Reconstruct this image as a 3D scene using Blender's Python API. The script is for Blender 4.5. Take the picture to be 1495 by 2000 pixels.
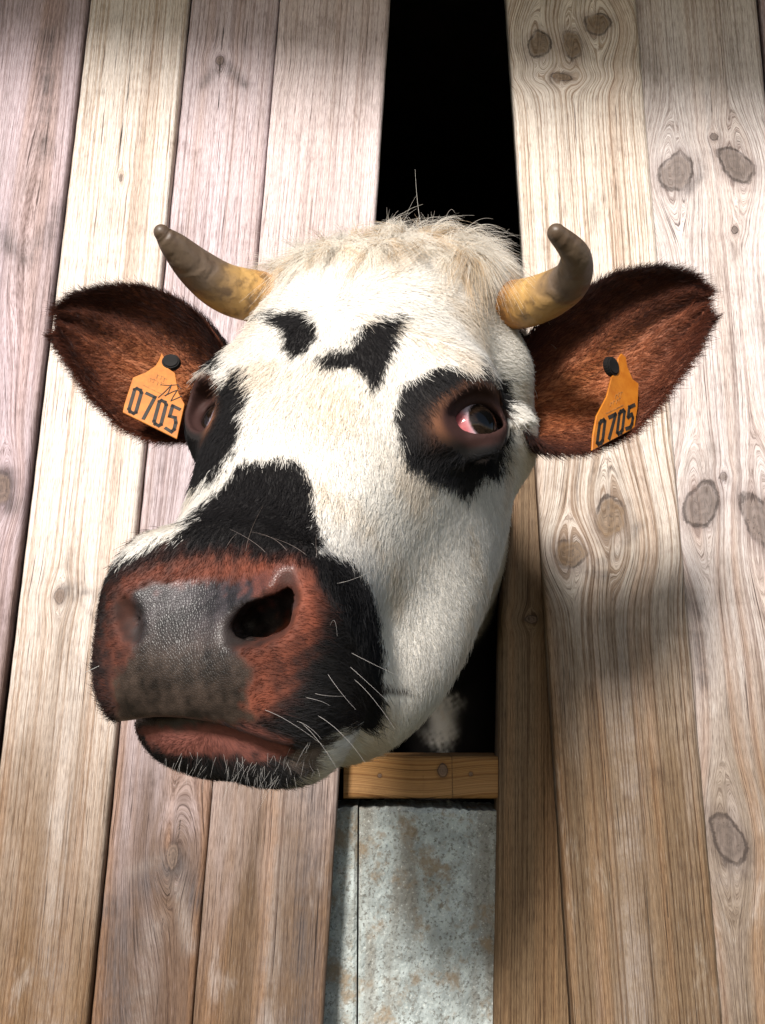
import bpy, bmesh, math, random, os
import numpy as np

DEV = ''
random.seed(7)
rng = np.random.default_rng(7)
scn = bpy.context.scene
for o in list(bpy.data.objects):
    bpy.data.objects.remove(o)

# ------------------------------------------------------------------ camera
PITCH = math.radians(12.0)
CAM = np.array([0.0, -1.2, 1.35])
FPX = 1696.0                       # focal length in photograph pixels (1495 x 2000)
CX, CY = 747.5, 1000.0
FW = np.array([0, math.cos(PITCH), math.sin(PITCH)])
UP = np.array([0, -math.sin(PITCH), math.cos(PITCH)])
RT = np.array([1.0, 0, 0])
cd = bpy.data.cameras.new('camera')
cd.sensor_fit = 'VERTICAL'
cd.sensor_height = 24.0
cd.lens = 24.0 * FPX / 2000.0
cd.clip_start = 0.02
cd.clip_end = 2000
cam = bpy.data.objects.new('camera', cd)
cam.location = CAM
cam.rotation_euler = (math.pi / 2 + PITCH, 0, 0)
scn.collection.objects.link(cam)
scn.camera = cam

# ------------------------------------------------------------------ light
SUN_EL = math.radians(27)
SUN_AZ = math.radians(19)          # to the viewer's left of the wall normal
SUN_DIR = np.array([-math.sin(SUN_AZ) * math.cos(SUN_EL), -math.cos(SUN_AZ) * math.cos(SUN_EL), math.sin(SUN_EL)])
w = bpy.data.worlds.new('World')
scn.world = w
w.use_nodes = True
nt = w.node_tree
sky = nt.nodes.new('ShaderNodeTexSky')
sky.sky_type = 'NISHITA'
sky.sun_disc = False
sky.sun_elevation = SUN_EL
sky.sun_rotation = math.pi + SUN_AZ
bg = nt.nodes['Background']
nt.links.new(sky.outputs[0], bg.inputs[0])
bg.inputs[1].default_value = 0.10
sd = bpy.data.lights.new('sun', 'SUN')
sd.energy = 4.6
sd.angle = math.radians(10)
sd.color = (1.0, 0.95, 0.88)
sun = bpy.data.objects.new('sun', sd)
from mathutils import Vector, Matrix
sun.rotation_euler = Vector(SUN_DIR).to_track_quat('Z', 'Y').to_euler()
scn.collection.objects.link(sun)
scn.view_settings.view_transform = 'Standard'
scn.view_settings.look = 'None'
scn.view_settings.gamma = 1.0
scn.view_settings.exposure = 0.68
try:
    scn.cycles_curves.shape = 'RIBBONS'
    scn.cycles.max_bounces = 8
    scn.cycles.use_denoising = True
except Exception:
    pass

# ------------------------------------------------------------------ helpers
def proj(P):
    d = np.asarray(P) - CAM
    z = d @ FW
    return np.stack([CX + FPX * (d @ RT) / z, CY - FPX * (d @ UP) / z], -1)

def unproj(px, py, Y):
    """point on the pixel's ray at the depth plane Y"""
    d = FW + RT * ((px - CX) / FPX) + UP * ((CY - py) / FPX)
    s = (Y - CAM[1]) / d[1]
    return CAM + d * s

COL = scn.collection
def link(name, data, parent=None):
    o = bpy.data.objects.new(name, data)
    COL.objects.link(o)
    if parent is not None:
        o.parent = parent
    return o

def tag(o, label=None, cat=None, group=None, kind=None):
    if label: o['label'] = label
    if cat: o['category'] = cat
    if group: o['group'] = group
    if kind: o['kind'] = kind
    return o

def mesh_np(name, verts, faces, mat=None, smooth=False):
    me = bpy.data.meshes.new(name)
    me.from_pydata([tuple(map(float, v)) for v in verts], [], [tuple(map(int, f)) for f in faces])
    me.update()
    if mat: me.materials.append(mat)
    if smooth:
        me.polygons.foreach_set('use_smooth', np.ones(len(me.polygons), bool))
    return me

def box_mesh(name, lo, hi, mat, bevel=0.0):
    bm = bmesh.new()
    bmesh.ops.create_cube(bm, size=1)
    lo = Vector(lo); hi = Vector(hi)
    for v in bm.verts:
        v.co = Vector([(lo[i] + hi[i]) / 2 + v.co[i] * (hi[i] - lo[i]) for i in range(3)])
    if bevel:
        bmesh.ops.bevel(bm, geom=bm.edges[:], offset=bevel, segments=2, affect='EDGES')
    me = bpy.data.meshes.new(name)
    bm.to_mesh(me); bm.free()
    me.materials.append(mat)
    return me

def fattr(me, name, data, typ='FLOAT', dom='POINT'):
    a = me.attributes.new(name, typ, dom)
    key = {'FLOAT': 'value', 'FLOAT_COLOR': 'color', 'FLOAT_VECTOR': 'vector'}[typ]
    a.data.foreach_set(key, np.ascontiguousarray(data, np.float32).ravel())

class NT:
    """small node-tree writer"""
    def __init__(s, name):
        s.m = bpy.data.materials.new(name)
        s.m.use_nodes = True
        s.t = s.m.node_tree
        s.b = s.t.nodes['Principled BSDF']
        s.out = s.t.nodes['Material Output']
    def n(s, typ, **kw):
        nd = s.t.nodes.new('ShaderNode' + typ)
        for k, v in kw.items():
            setattr(nd, k, v)
        return nd
    def l(s, a, b):
        s.t.links.new(a, b)
    def val(s, sock, v):
        if hasattr(v, 'is_linked') or isinstance(v, bpy.types.NodeSocket):
            s.l(v, sock)
        else:
            sock.default_value = v
    def attr(s, name):
        return s.n('Attribute', attribute_name=name)
    def math(s, op, a, b=0.0, c=0.0, clamp=False):
        nd = s.n('Math', operation=op, use_clamp=clamp)
        s.val(nd.inputs[0], a); s.val(nd.inputs[1], b)
        if op in ('MULTIPLY_ADD', 'SMOOTH_MIN'): s.val(nd.inputs[2], c)
        return nd.outputs[0]
    def rng(s, v, a, b, c=0.0, d=1.0, smooth=True):
        nd = s.n('MapRange')
        nd.interpolation_type = 'SMOOTHSTEP' if smooth else 'LINEAR'
        s.val(nd.inputs[0], v)
        for i, q in enumerate((a, b, c, d)):
            s.val(nd.inputs[i + 1], q)
        return nd.outputs[0]
    def vec(s, x, y, z):
        nd = s.n('CombineXYZ')
        for i, q in enumerate((x, y, z)): s.val(nd.inputs[i], q)
        return nd.outputs[0]
    def noise(s, v, scale=1.0, detail=2.0, rough=0.5, dist=0.0):
        nd = s.n('TexNoise')
        s.val(nd.inputs['Vector'], v)
        nd.inputs['Scale'].default_value = scale
        nd.inputs['Detail'].default_value = detail
        nd.inputs['Roughness'].default_value = rough
        nd.inputs['Distortion'].default_value = dist
        return nd.outputs[0]
    def mix(s, f, a, b, mode='MIX'):
        nd = s.n('Mix', data_type='RGBA', blend_type=mode)
        s.val(nd.inputs[0], f)
        for i, q in ((6, a), (7, b)):
            if isinstance(q, tuple): q = (*q, 1.0)[:4]
            s.val(nd.inputs[i], q)
        return nd.outputs[2]
    def bump(s, h, strength=0.5, dist=0.002):
        nd = s.n('Bump')
        nd.inputs['Strength'].default_value = strength
        nd.inputs['Distance'].default_value = dist
        s.l(h, nd.inputs['Height'])
        s.l(nd.outputs[0], s.b.inputs['Normal'])
    def bsdf(s, color=None, rough=None, spec=None):
        if color is not None:
            s.val(s.b.inputs['Base Color'], (*color, 1.0) if isinstance(color, tuple) else color)
        if rough is not None: s.val(s.b.inputs['Roughness'], rough)
        if spec is not None: s.b.inputs['Specular IOR Level'].default_value = spec
        return s.m

def simple(name, color, rough=0.8, spec=0.3, nscale=30, amt=0.25):
    k = NT(name)
    tc = k.n('TexCoord').outputs['Object']
    f = k.noise(tc, nscale, 5, 0.6)
    dark = tuple(c * (1 - amt) for c in color)
    lite = tuple(min(1, c * (1 + amt)) for c in color)
    return k.bsdf(k.mix(k.rng(f, 0.3, 0.7), dark, lite), rough, spec)

#@@WOOD
# ------------------------------------------------------------------ wood
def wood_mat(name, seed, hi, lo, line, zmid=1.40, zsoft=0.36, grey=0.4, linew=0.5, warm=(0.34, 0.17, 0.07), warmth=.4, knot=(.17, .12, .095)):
    """weathered softwood: paler upper part (hi), browner and darker lower part (lo), grain lines follow attribute g"""
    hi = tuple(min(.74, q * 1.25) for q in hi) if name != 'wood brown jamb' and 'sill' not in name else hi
    k = NT(name)
    g = k.attr('g').outputs['Fac']
    kq = k.attr('kq').outputs['Fac']
    cr = k.attr('crack').outputs['Fac']
    pos = k.n('NewGeometry').outputs['Position']
    sx = k.n('SeparateXYZ'); k.l(pos, sx.inputs[0])
    z = sx.outputs[2]
    M = lambda q, f: k.math('MULTIPLY', q, f)
    fine = k.noise(k.vec(M(g, 260.0), M(z, 0.9), seed), 1, 1.5, 0.5)
    fine2 = k.noise(k.vec(M(g, 620.0), M(z, 3.0), seed + 7.7), 1, 2, 0.5)
    band = k.noise(k.vec(M(g, 40.0), M(z, 0.7), seed + 5.3), 1, 2, 0.5)
    fib = k.noise(k.vec(M(g, 1500.0), M(z, 38.0), seed + 9.1), 1, 3, 0.65)
    blot = k.noise(k.vec(M(g, 13.0), M(z, 2.2), seed + 2.7), 1, 4, 0.6, 0.5)
    patch = k.noise(k.vec(M(g, 26.0), M(z, 7.0), seed + 12.7), 1, 5, 0.65, 0.3)
    tc = k.n('TexCoord').outputs['Object']
    dirt = k.noise(tc, 14, 6, 0.7)
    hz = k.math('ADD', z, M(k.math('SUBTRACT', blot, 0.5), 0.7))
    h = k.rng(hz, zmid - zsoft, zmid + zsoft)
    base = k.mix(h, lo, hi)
    base = k.mix(M(k.rng(band, 0.46, 0.80), warmth), base, warm)
    base = k.mix(M(k.rng(blot, 0.45, 0.75), grey), base, (0.27, 0.235, 0.235))
    base = k.mix(M(k.rng(patch, 0.52, 0.80), .45), base, tuple(q * .55 for q in lo))
    base = k.mix(M(k.rng(patch, 0.20, 0.45, 1, 0), .30), base, tuple(min(.75, q * 1.25) for q in hi))
    st = k.attr('stain').outputs['Fac']; pl = k.attr('pale').outputs['Fac']
    base = k.mix(M(M(pl, k.rng(fib, .35, .65, .1, .9)), k.rng(dirt, .35, .62, .15, .85)), base, (0.36, 0.32, 0.30))
    base = k.mix(M(M(st, k.rng(fine2, .3, .65, .35, .9)), k.rng(dirt, .32, .6, .2, .9)), base, (0.085, 0.075, 0.078))
    # latewood lines, thin; then finer ones, then fibres
    lw = M(k.rng(fine, 0.50, 0.62), linew)
    lw = M(lw, k.rng(dirt, .25, .6, .55, 1.0))
    c = k.mix(lw, base, line, 'MULTIPLY')
    c = k.mix(M(k.rng(fine2, 0.50, 0.68), linew * .75), c, line, 'MULTIPLY')
    c = k.mix(M(k.rng(fib, 0.48, 0.72), 0.80), c, (0.36, 0.31, 0.29), 'MULTIPLY')
    c = k.mix(M(k.rng(fib, 0.25, 0.42, 1, 0), 0.16), c, tuple(min(.75, q * 1.25) for q in hi))
    c = k.mix(M(k.rng(dirt, 0.54, 0.78), 0.50), c, (0.38, 0.33, 0.31), 'MULTIPLY')
    # short drying checks and fibre fuzz
    chk = k.noise(k.vec(M(g, 520.0), M(z, 7.0), seed + 21.0), 1, 2, .5)
    c = k.mix(k.rng(chk, .63, .69, 0, .8), c, (0.16, 0.12, 0.11), 'MULTIPLY')
    fz = k.noise(k.vec(M(g, 2600.0), M(z, 70.0), seed + 31.0), 1, 2, .6)
    c = k.mix(k.rng(fz, .42, .70, 0, .85), c, (0.46, 0.41, 0.38), 'MULTIPLY')
    # knots: irregular rings, broken dark rim, grey halo
    kn = k.math('ADD', kq, M(k.math('SUBTRACT', k.noise(tc, 95, 5, .65), .5), .50))
    ring = k.math('SINE', k.math('ADD', M(kn, 17.0), M(fine2, 3.0)))
    kc = k.mix(k.rng(ring, -1.0, 1.0), tuple(q * .72 for q in knot), tuple(q * 1.1 for q in knot))
    kc = k.mix(M(k.rng(fib, .4, .7), .55), kc, tuple(q * .5 for q in knot))
    kc = k.mix(M(k.rng(patch, .45, .65), .6), kc, tuple(q * .42 for q in knot))
    c = k.mix(k.rng(kn, 0.95, 1.85, 0.50, 0), c, (0.45, 0.40, 0.40), 'MULTIPLY')
    kc = k.mix(k.rng(k.noise(tc, 210, 4, .7), .58, .68, 0, .8), kc, (0.02, 0.015, 0.012))
    kin = k.rng(kn, 0.70, 1.08, .72, 0)
    c = k.mix(kin, c, kc)
    rim = M(k.rng(k.math('ABSOLUTE', k.math('SUBTRACT', kn, 0.98)), 0.02, 0.16, 1, 0), k.rng(patch, .38, .60, .05, .95))
    c = k.mix(M(rim, .85), c, (0.035, 0.026, 0.023))
    # drying cracks
    ck = k.rng(k.math('ADD', cr, M(k.math('SUBTRACT', fib, 0.5), 0.003)), 0.0003, 0.0016, 1, 0)
    c = k.mix(ck, c, (0.022, 0.016, 0.014))
    hgt = k.math('SUBTRACT', M(fine, -0.9), k.math('ADD', M(fib, 0.45), M(fine2, .5)))
    hgt = k.math('SUBTRACT', hgt, M(ck, 2.5))
    hgt = k.math('SUBTRACT', hgt, M(rim, 1.2))
    k.bump(hgt, 0.6, 0.0016)
    return k.bsdf(c, 0.80, 0.22)

def wall_xz(px, py, Y=0.0):
    p = unproj(px, py, Y)
    return p[0], p[2]

def line_fn(pa, pb, Y=0.0):
    (x0, z0), (x1, z1) = wall_xz(*pa, Y), wall_xz(*pb, Y)
    return lambda z: x0 + (x1 - x0) * (z - z0) / (z1 - z0)

def plank(parent, mat, L, Rr, Y=0.0, knots=(), cracks=(), thick=0.027, z0=0.55, z1=2.85, nu=46, nz=400, seed=0,
          bevel=0.004, sway=0.004, name='plank', cup=0.0, cath=(), stains=(), pales=()):
    """one board: front grid with rounded edges and relief, sides and back.  L/R: x of its edges as functions of z"""
    u = np.linspace(0, 1, nu)
    u = 0.5 - 0.5 * np.cos(np.pi * np.clip(u, 0, 1)) * 0.35 / 0.35 if False else u
    zs = np.linspace(z0, z1, nz)
    U, Z = np.meshgrid(u, zs)
    xl = L(Z); xr = Rr(Z)
    r2 = np.random.default_rng(seed + 100)
    wob = lambda: sum(r2.normal() * 0.00016 / (i + 1) ** .3 * np.sin(Z[:, 0] * f + r2.uniform(0, 6)) for i, f in enumerate((5, 11, 23, 47, 90)))
    xl = xl + wob()[:, None]; xr = xr + wob()[:, None]
    X = xl + U * (xr - xl)
    wd = xr - xl
    de = np.minimum(U, 1 - U) * wd
    rec = np.where(de < bevel, bevel - np.sqrt(np.maximum(bevel ** 2 - (bevel - de) ** 2, 0)), 0)
    # grain coordinate
    xc = X - 0.5 * (xl + xr)
    G = xc + sway * np.sin(Z * 2.1 + seed) + 0.15 * sway * np.sin(Z * 7.0 + seed * 2)
    for (cx_, cz_, amp, hw) in cath:      # cathedral figure: arches opening downward (amp>0) or upward
        ax = xc - cx_
        G = G + 0.0
        wgt = np.exp(-(ax / hw) ** 2)
        G = G + wgt * (amp * (Z - cz_)) * np.exp(-((Z - cz_) / 0.45) ** 2)
    KQ = np.full(G.shape, 9.0)
    relief = 0.0
    mid = 0.5 * (xl + xr)
    for (kx, kz, ra, rb, rot) in knots:
        dx = X - kx; dz = Z - kz
        c, s = math.cos(rot), math.sin(rot)
        a = (dx * c + dz * s) / ra; b = (-dx * s + dz * c) / rb
        ang = np.arctan2(b, a)
        q = np.sqrt(a * a + b * b) * (1 + 0.05 * np.sin(3 * ang + seed) + 0.04 * np.sin(5 * ang + 1))
        KQ = np.minimum(KQ, q)
        rr = max(ra, 0.6 * rb) * 1.15
        e = rr * np.exp(-(dz / (2.6 * rb)) ** 2)
        sg = np.tanh(dx / (0.35 * rr))
        lat = np.exp(-(np.abs(dx) / (3.2 * rr)))
        G = G - sg * e * lat * 1.25
        relief = relief + 0.0022 * np.exp(-np.maximum(q - 0.4, 0) ** 2 * 1.6)
    CR = np.full(G.shape, 0.05)
    for (pts, wdt) in cracks:
        for (ax, az), (bx, bz) in zip(pts[:-1], pts[1:]):
            ux, uz = bx - ax, bz - az
            t = ((X - ax) * ux + (Z - az) * uz) / (ux * ux + uz * uz)
            tt = np.clip(t, 0, 1)
            d = np.hypot(X - ax - tt * ux, Z - az - tt * uz)
            CR = np.minimum(CR, d + 0.001 - wdt)
    def smear(items):
        A_ = np.zeros(G.shape)
        for pts, wdt in items:
            for (ax, az), (bx, bz) in zip(pts[:-1], pts[1:]):
                ux, uz = bx - ax, bz - az
                tt = np.clip(((X - ax) * ux + (Z - az) * uz) / (ux * ux + uz * uz), 0, 1)
                d = np.hypot(X - ax - tt * ux, Z - az - tt * uz)
                A_ = np.maximum(A_, np.exp(-(d / (1.35 * wdt)) ** 2))
        return A_
    ST, PL = smear(stains), smear(pales)
    Yf = Y + rec - relief + cup * (xc / (wd / 2)) ** 2 + 0.0006 * np.sin(G * 160 + seed)
    n = nu * nz
    V = np.stack([X, Yf, Z], -1).reshape(-1, 3)
    idx = np.arange(n).reshape(nz, nu)
    F = np.stack([idx[:-1, :-1], idx[:-1, 1:], idx[1:, 1:], idx[1:, :-1]], -1).reshape(-1, 4)
    Lb = np.stack([xl[:, 0], np.full(nz, Y + thick), zs], -1)
    Rb = np.stack([xr[:, 0], np.full(nz, Y + thick), zs], -1)
    V = np.concatenate([V, Lb, Rb])
    il = n + np.arange(nz); ir = n + nz + np.arange(nz)
    F = np.concatenate([F,
        np.stack([idx[:-1, 0], idx[1:, 0], il[1:], il[:-1]], -1),
        np.stack([idx[:-1, -1], ir[:-1], ir[1:], idx[1:, -1]], -1),
        np.stack([il[:-1], il[1:], ir[1:], ir[:-1]], -1)])
    me = mesh_np(name, V, F, mat, True)
    pad = lambda A, f: np.concatenate([A.ravel(), np.full(2 * nz, f)])
    fattr(me, 'g', np.concatenate([G.ravel(), G[:, 0] - 0.01, G[:, -1] + 0.01]))
    fattr(me, 'kq', pad(KQ, 9.0))
    fattr(me, 'crack', pad(CR, 0.05))
    fattr(me, 'stain', pad(ST, 0)); fattr(me, 'pale', pad(PL, 0))
    return link(name, me, parent)

def kpx(px, py, rx, ry, rot=0.0, Y=0.0):
    x, z = wall_xz(px, py, Y)
    s = 1.235 / FPX
    return (x, z, rx * s, ry * s, rot)

def cpx(pts, w=0.0008, Y=0.0):
    return ([wall_xz(a, b, Y) for a, b in pts], w)

def spx(pts, w):
    return ([wall_xz(a, b) for a, b in pts], w * 1.235 / FPX)

wall = link('plank_wall', None)
tag(wall, 'weathered vertical board wall of the barn with an open slot for the cow', 'wall', kind='thing')
J = {
    'p00': line_fn((-60, 0), (-330, 2000)), 'p0': line_fn((171, 0), (-80, 2000)), 'p1': line_fn((178, 0), (-60, 2000)),
    'j2a': line_fn((369, 0), (171, 2000)), 'j2b': line_fn((374, 0), (177, 2000)),
    'j3a': line_fn((544, 0), (374, 2000)), 'j3b': line_fn((547, 0), (376, 2000)),
    'gl': line_fn((762, 0), (630, 2000)),
    'gr': line_fn((990, 0), (1117, 2000)), 'r1': line_fn((1240, 0), (1409, 2000)), 'r2a': line_fn((1240, 0), (1411, 2000)),
    'r2': line_fn((1482, 0), (1668, 2000)), 'r3a': line_fn((1490, 0), (1677, 2000)), 'r3': line_fn((1700, 0), (1900, 2000)),
}
LN = (0.44, 0.36, 0.33)
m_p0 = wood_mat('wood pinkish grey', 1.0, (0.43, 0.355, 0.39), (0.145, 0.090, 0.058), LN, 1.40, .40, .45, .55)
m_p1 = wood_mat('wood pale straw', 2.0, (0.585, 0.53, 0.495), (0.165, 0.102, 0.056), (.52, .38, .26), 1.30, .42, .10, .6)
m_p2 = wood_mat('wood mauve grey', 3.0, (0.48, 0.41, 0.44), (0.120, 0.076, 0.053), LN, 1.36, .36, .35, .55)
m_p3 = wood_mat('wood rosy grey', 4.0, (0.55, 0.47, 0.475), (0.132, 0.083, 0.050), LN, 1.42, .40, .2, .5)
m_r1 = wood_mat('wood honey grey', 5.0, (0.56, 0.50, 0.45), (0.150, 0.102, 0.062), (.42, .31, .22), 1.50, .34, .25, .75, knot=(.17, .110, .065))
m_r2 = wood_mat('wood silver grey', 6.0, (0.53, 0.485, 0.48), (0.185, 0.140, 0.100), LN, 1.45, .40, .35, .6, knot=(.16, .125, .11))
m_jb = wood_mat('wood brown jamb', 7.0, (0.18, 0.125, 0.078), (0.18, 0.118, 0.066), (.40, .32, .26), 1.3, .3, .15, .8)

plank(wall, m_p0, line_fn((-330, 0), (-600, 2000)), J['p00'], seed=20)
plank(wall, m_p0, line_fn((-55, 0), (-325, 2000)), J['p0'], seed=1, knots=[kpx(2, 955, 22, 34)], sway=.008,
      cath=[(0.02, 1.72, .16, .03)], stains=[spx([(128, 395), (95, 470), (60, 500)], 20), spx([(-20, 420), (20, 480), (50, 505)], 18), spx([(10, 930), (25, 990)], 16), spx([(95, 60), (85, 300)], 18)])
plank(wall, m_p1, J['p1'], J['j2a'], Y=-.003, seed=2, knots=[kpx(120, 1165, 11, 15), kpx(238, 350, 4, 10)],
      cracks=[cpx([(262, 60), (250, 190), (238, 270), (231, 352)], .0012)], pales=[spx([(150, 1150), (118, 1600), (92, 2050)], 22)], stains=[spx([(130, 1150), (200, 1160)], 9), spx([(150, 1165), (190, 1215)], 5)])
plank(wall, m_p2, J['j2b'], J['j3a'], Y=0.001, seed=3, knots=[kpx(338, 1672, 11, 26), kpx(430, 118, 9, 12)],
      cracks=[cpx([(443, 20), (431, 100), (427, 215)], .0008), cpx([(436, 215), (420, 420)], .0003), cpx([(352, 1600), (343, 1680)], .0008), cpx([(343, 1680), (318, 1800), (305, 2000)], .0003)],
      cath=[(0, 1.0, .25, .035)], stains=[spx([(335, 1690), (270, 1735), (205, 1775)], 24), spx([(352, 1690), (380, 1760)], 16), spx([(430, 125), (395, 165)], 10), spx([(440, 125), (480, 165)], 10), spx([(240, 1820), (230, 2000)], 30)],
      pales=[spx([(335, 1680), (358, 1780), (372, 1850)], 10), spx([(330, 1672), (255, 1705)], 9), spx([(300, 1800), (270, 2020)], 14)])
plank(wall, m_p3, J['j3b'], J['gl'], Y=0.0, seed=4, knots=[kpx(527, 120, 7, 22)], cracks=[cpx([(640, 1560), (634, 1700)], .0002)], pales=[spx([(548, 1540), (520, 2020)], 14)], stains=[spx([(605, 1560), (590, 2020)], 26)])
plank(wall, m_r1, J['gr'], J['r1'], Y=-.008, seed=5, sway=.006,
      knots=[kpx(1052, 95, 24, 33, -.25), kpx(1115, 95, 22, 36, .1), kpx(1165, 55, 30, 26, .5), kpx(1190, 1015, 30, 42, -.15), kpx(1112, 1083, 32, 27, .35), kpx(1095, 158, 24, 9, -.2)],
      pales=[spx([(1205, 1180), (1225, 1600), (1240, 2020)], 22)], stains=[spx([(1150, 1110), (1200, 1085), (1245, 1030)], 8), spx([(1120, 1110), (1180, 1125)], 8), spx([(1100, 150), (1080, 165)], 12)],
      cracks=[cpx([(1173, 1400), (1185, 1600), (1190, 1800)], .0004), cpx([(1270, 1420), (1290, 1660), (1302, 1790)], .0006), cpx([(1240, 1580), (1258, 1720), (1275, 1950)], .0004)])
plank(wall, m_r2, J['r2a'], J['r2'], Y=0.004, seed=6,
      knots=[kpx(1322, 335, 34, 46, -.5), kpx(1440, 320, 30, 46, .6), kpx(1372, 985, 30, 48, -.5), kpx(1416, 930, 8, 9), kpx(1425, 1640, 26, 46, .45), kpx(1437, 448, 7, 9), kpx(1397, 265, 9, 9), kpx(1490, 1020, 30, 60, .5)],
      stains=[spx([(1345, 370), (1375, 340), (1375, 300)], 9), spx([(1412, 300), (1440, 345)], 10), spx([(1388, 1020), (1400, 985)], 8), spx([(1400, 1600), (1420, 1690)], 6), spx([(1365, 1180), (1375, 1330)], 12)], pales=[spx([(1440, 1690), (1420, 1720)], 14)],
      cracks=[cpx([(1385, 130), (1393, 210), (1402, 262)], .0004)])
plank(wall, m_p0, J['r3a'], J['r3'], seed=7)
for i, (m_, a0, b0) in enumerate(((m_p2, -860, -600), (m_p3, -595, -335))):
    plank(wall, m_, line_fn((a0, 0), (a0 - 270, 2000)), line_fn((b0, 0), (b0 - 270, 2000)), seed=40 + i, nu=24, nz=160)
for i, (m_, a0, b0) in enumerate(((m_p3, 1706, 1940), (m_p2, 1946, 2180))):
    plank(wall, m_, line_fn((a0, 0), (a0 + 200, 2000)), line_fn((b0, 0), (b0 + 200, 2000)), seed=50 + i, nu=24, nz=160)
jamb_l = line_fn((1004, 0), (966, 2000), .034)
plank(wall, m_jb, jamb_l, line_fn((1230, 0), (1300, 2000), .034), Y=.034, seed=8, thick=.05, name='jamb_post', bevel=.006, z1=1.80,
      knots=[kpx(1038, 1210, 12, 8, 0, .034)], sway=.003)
#@@END

# ------------------------------------------------------------------ barn, sill, concrete, ground
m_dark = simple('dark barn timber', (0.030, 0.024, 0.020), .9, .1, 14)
m_roof = simple('roof boards', (0.16, 0.11, 0.08), .85, .2, 12)
barn = link('barn', None)
tag(barn, 'dark barn behind the boards with roof overhang added out of view to darken the wall top', 'barn', kind='thing')
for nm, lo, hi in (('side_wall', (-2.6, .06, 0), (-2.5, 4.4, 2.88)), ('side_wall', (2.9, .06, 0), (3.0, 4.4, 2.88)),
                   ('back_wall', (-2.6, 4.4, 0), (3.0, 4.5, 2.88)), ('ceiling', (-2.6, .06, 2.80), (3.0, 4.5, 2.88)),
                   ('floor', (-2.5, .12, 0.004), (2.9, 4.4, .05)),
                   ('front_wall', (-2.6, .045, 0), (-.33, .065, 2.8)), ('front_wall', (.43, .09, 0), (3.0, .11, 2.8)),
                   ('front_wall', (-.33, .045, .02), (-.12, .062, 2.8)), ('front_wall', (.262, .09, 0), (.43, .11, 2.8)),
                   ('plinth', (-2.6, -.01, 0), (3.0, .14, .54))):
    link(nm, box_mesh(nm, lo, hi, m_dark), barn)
EY = -.95
ez0, ez1 = 3.00, 2.46  # unseen eave edge, added and tilted to shade the top of the wall
rf = link('shade_roof', mesh_np('shade_roof', [(-2.7, EY, ez0), (3.1, EY, ez1), (3.1, 4.6, 5.0), (-2.7, 4.6, 5.0),
                                  (-2.7, EY, ez0 + .06), (3.1, EY, ez1 + .06), (3.1, 4.6, 5.06), (-2.7, 4.6, 5.06)],
                         [(0, 1, 2, 3), (7, 6, 5, 4), (0, 4, 5, 1), (1, 5, 6, 2), (2, 6, 7, 3), (3, 7, 4, 0)], m_roof), barn)

gm = NT('meadow ground')
tcg = gm.n('TexCoord').outputs['Object']
gm.bsdf(gm.mix(gm.rng(gm.noise(tcg, 3, 6, .6), .35, .65), (0.075, 0.085, 0.035), (0.15, 0.125, 0.085)), .95, .1)
ground = link('ground', mesh_np('ground', [(-400, -400, 0), (400, -400, 0), (400, 400, 0), (-400, 400, 0)], [(0, 1, 2, 3)], gm.m))
tag(ground, 'short meadow grass in front of the barn', kind='structure')

# concrete under the slot: two cast panels with a joint
km = NT('speckled concrete')
tco = km.n('TexCoord').outputs['Object']
sp = km.noise(tco, 260, 3, .7)
sp2 = km.noise(tco, 34, 5, .65)
vs = km.n('Mapping'); vs.inputs['Scale'].default_value = (26, 26, 3.5); km.l(tco, vs.inputs[0])
run = km.noise(vs.outputs[0], 1, 4, .6)
cc = km.mix(km.rng(sp2, .35, .65), (0.24, 0.265, 0.26), (0.38, 0.42, 0.415))
cc = km.mix(km.math('MULTIPLY', km.rng(run, .46, .68), .75), cc, (0.17, 0.155, 0.13))
cc = km.mix(km.rng(km.noise(tco, 120, 4, .7), .55, .66, 0, .75), cc, (0.13, 0.125, 0.11))
cc = km.mix(km.rng(sp, .56, .66, 0, .8), cc, (0.10, 0.095, 0.085))
cc = km.mix(km.rng(sp, .30, .40, .5, 0), cc, (0.70, 0.72, 0.68))
cc = km.mix(km.rng(km.noise(tco, 22, 5, .7), .50, .66, 0, .8), cc, (0.20, 0.145, 0.09))
km.bump(km.math('ADD', sp, km.math('MULTIPLY', sp2, .8)), .6, .004)
m_conc = km.bsdf(cc, .9, .2)
conc = link('concrete_wall', None)
tag(conc, 'pale speckled concrete panels below the wooden sill in the slot', 'wall', kind='thing')
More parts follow.
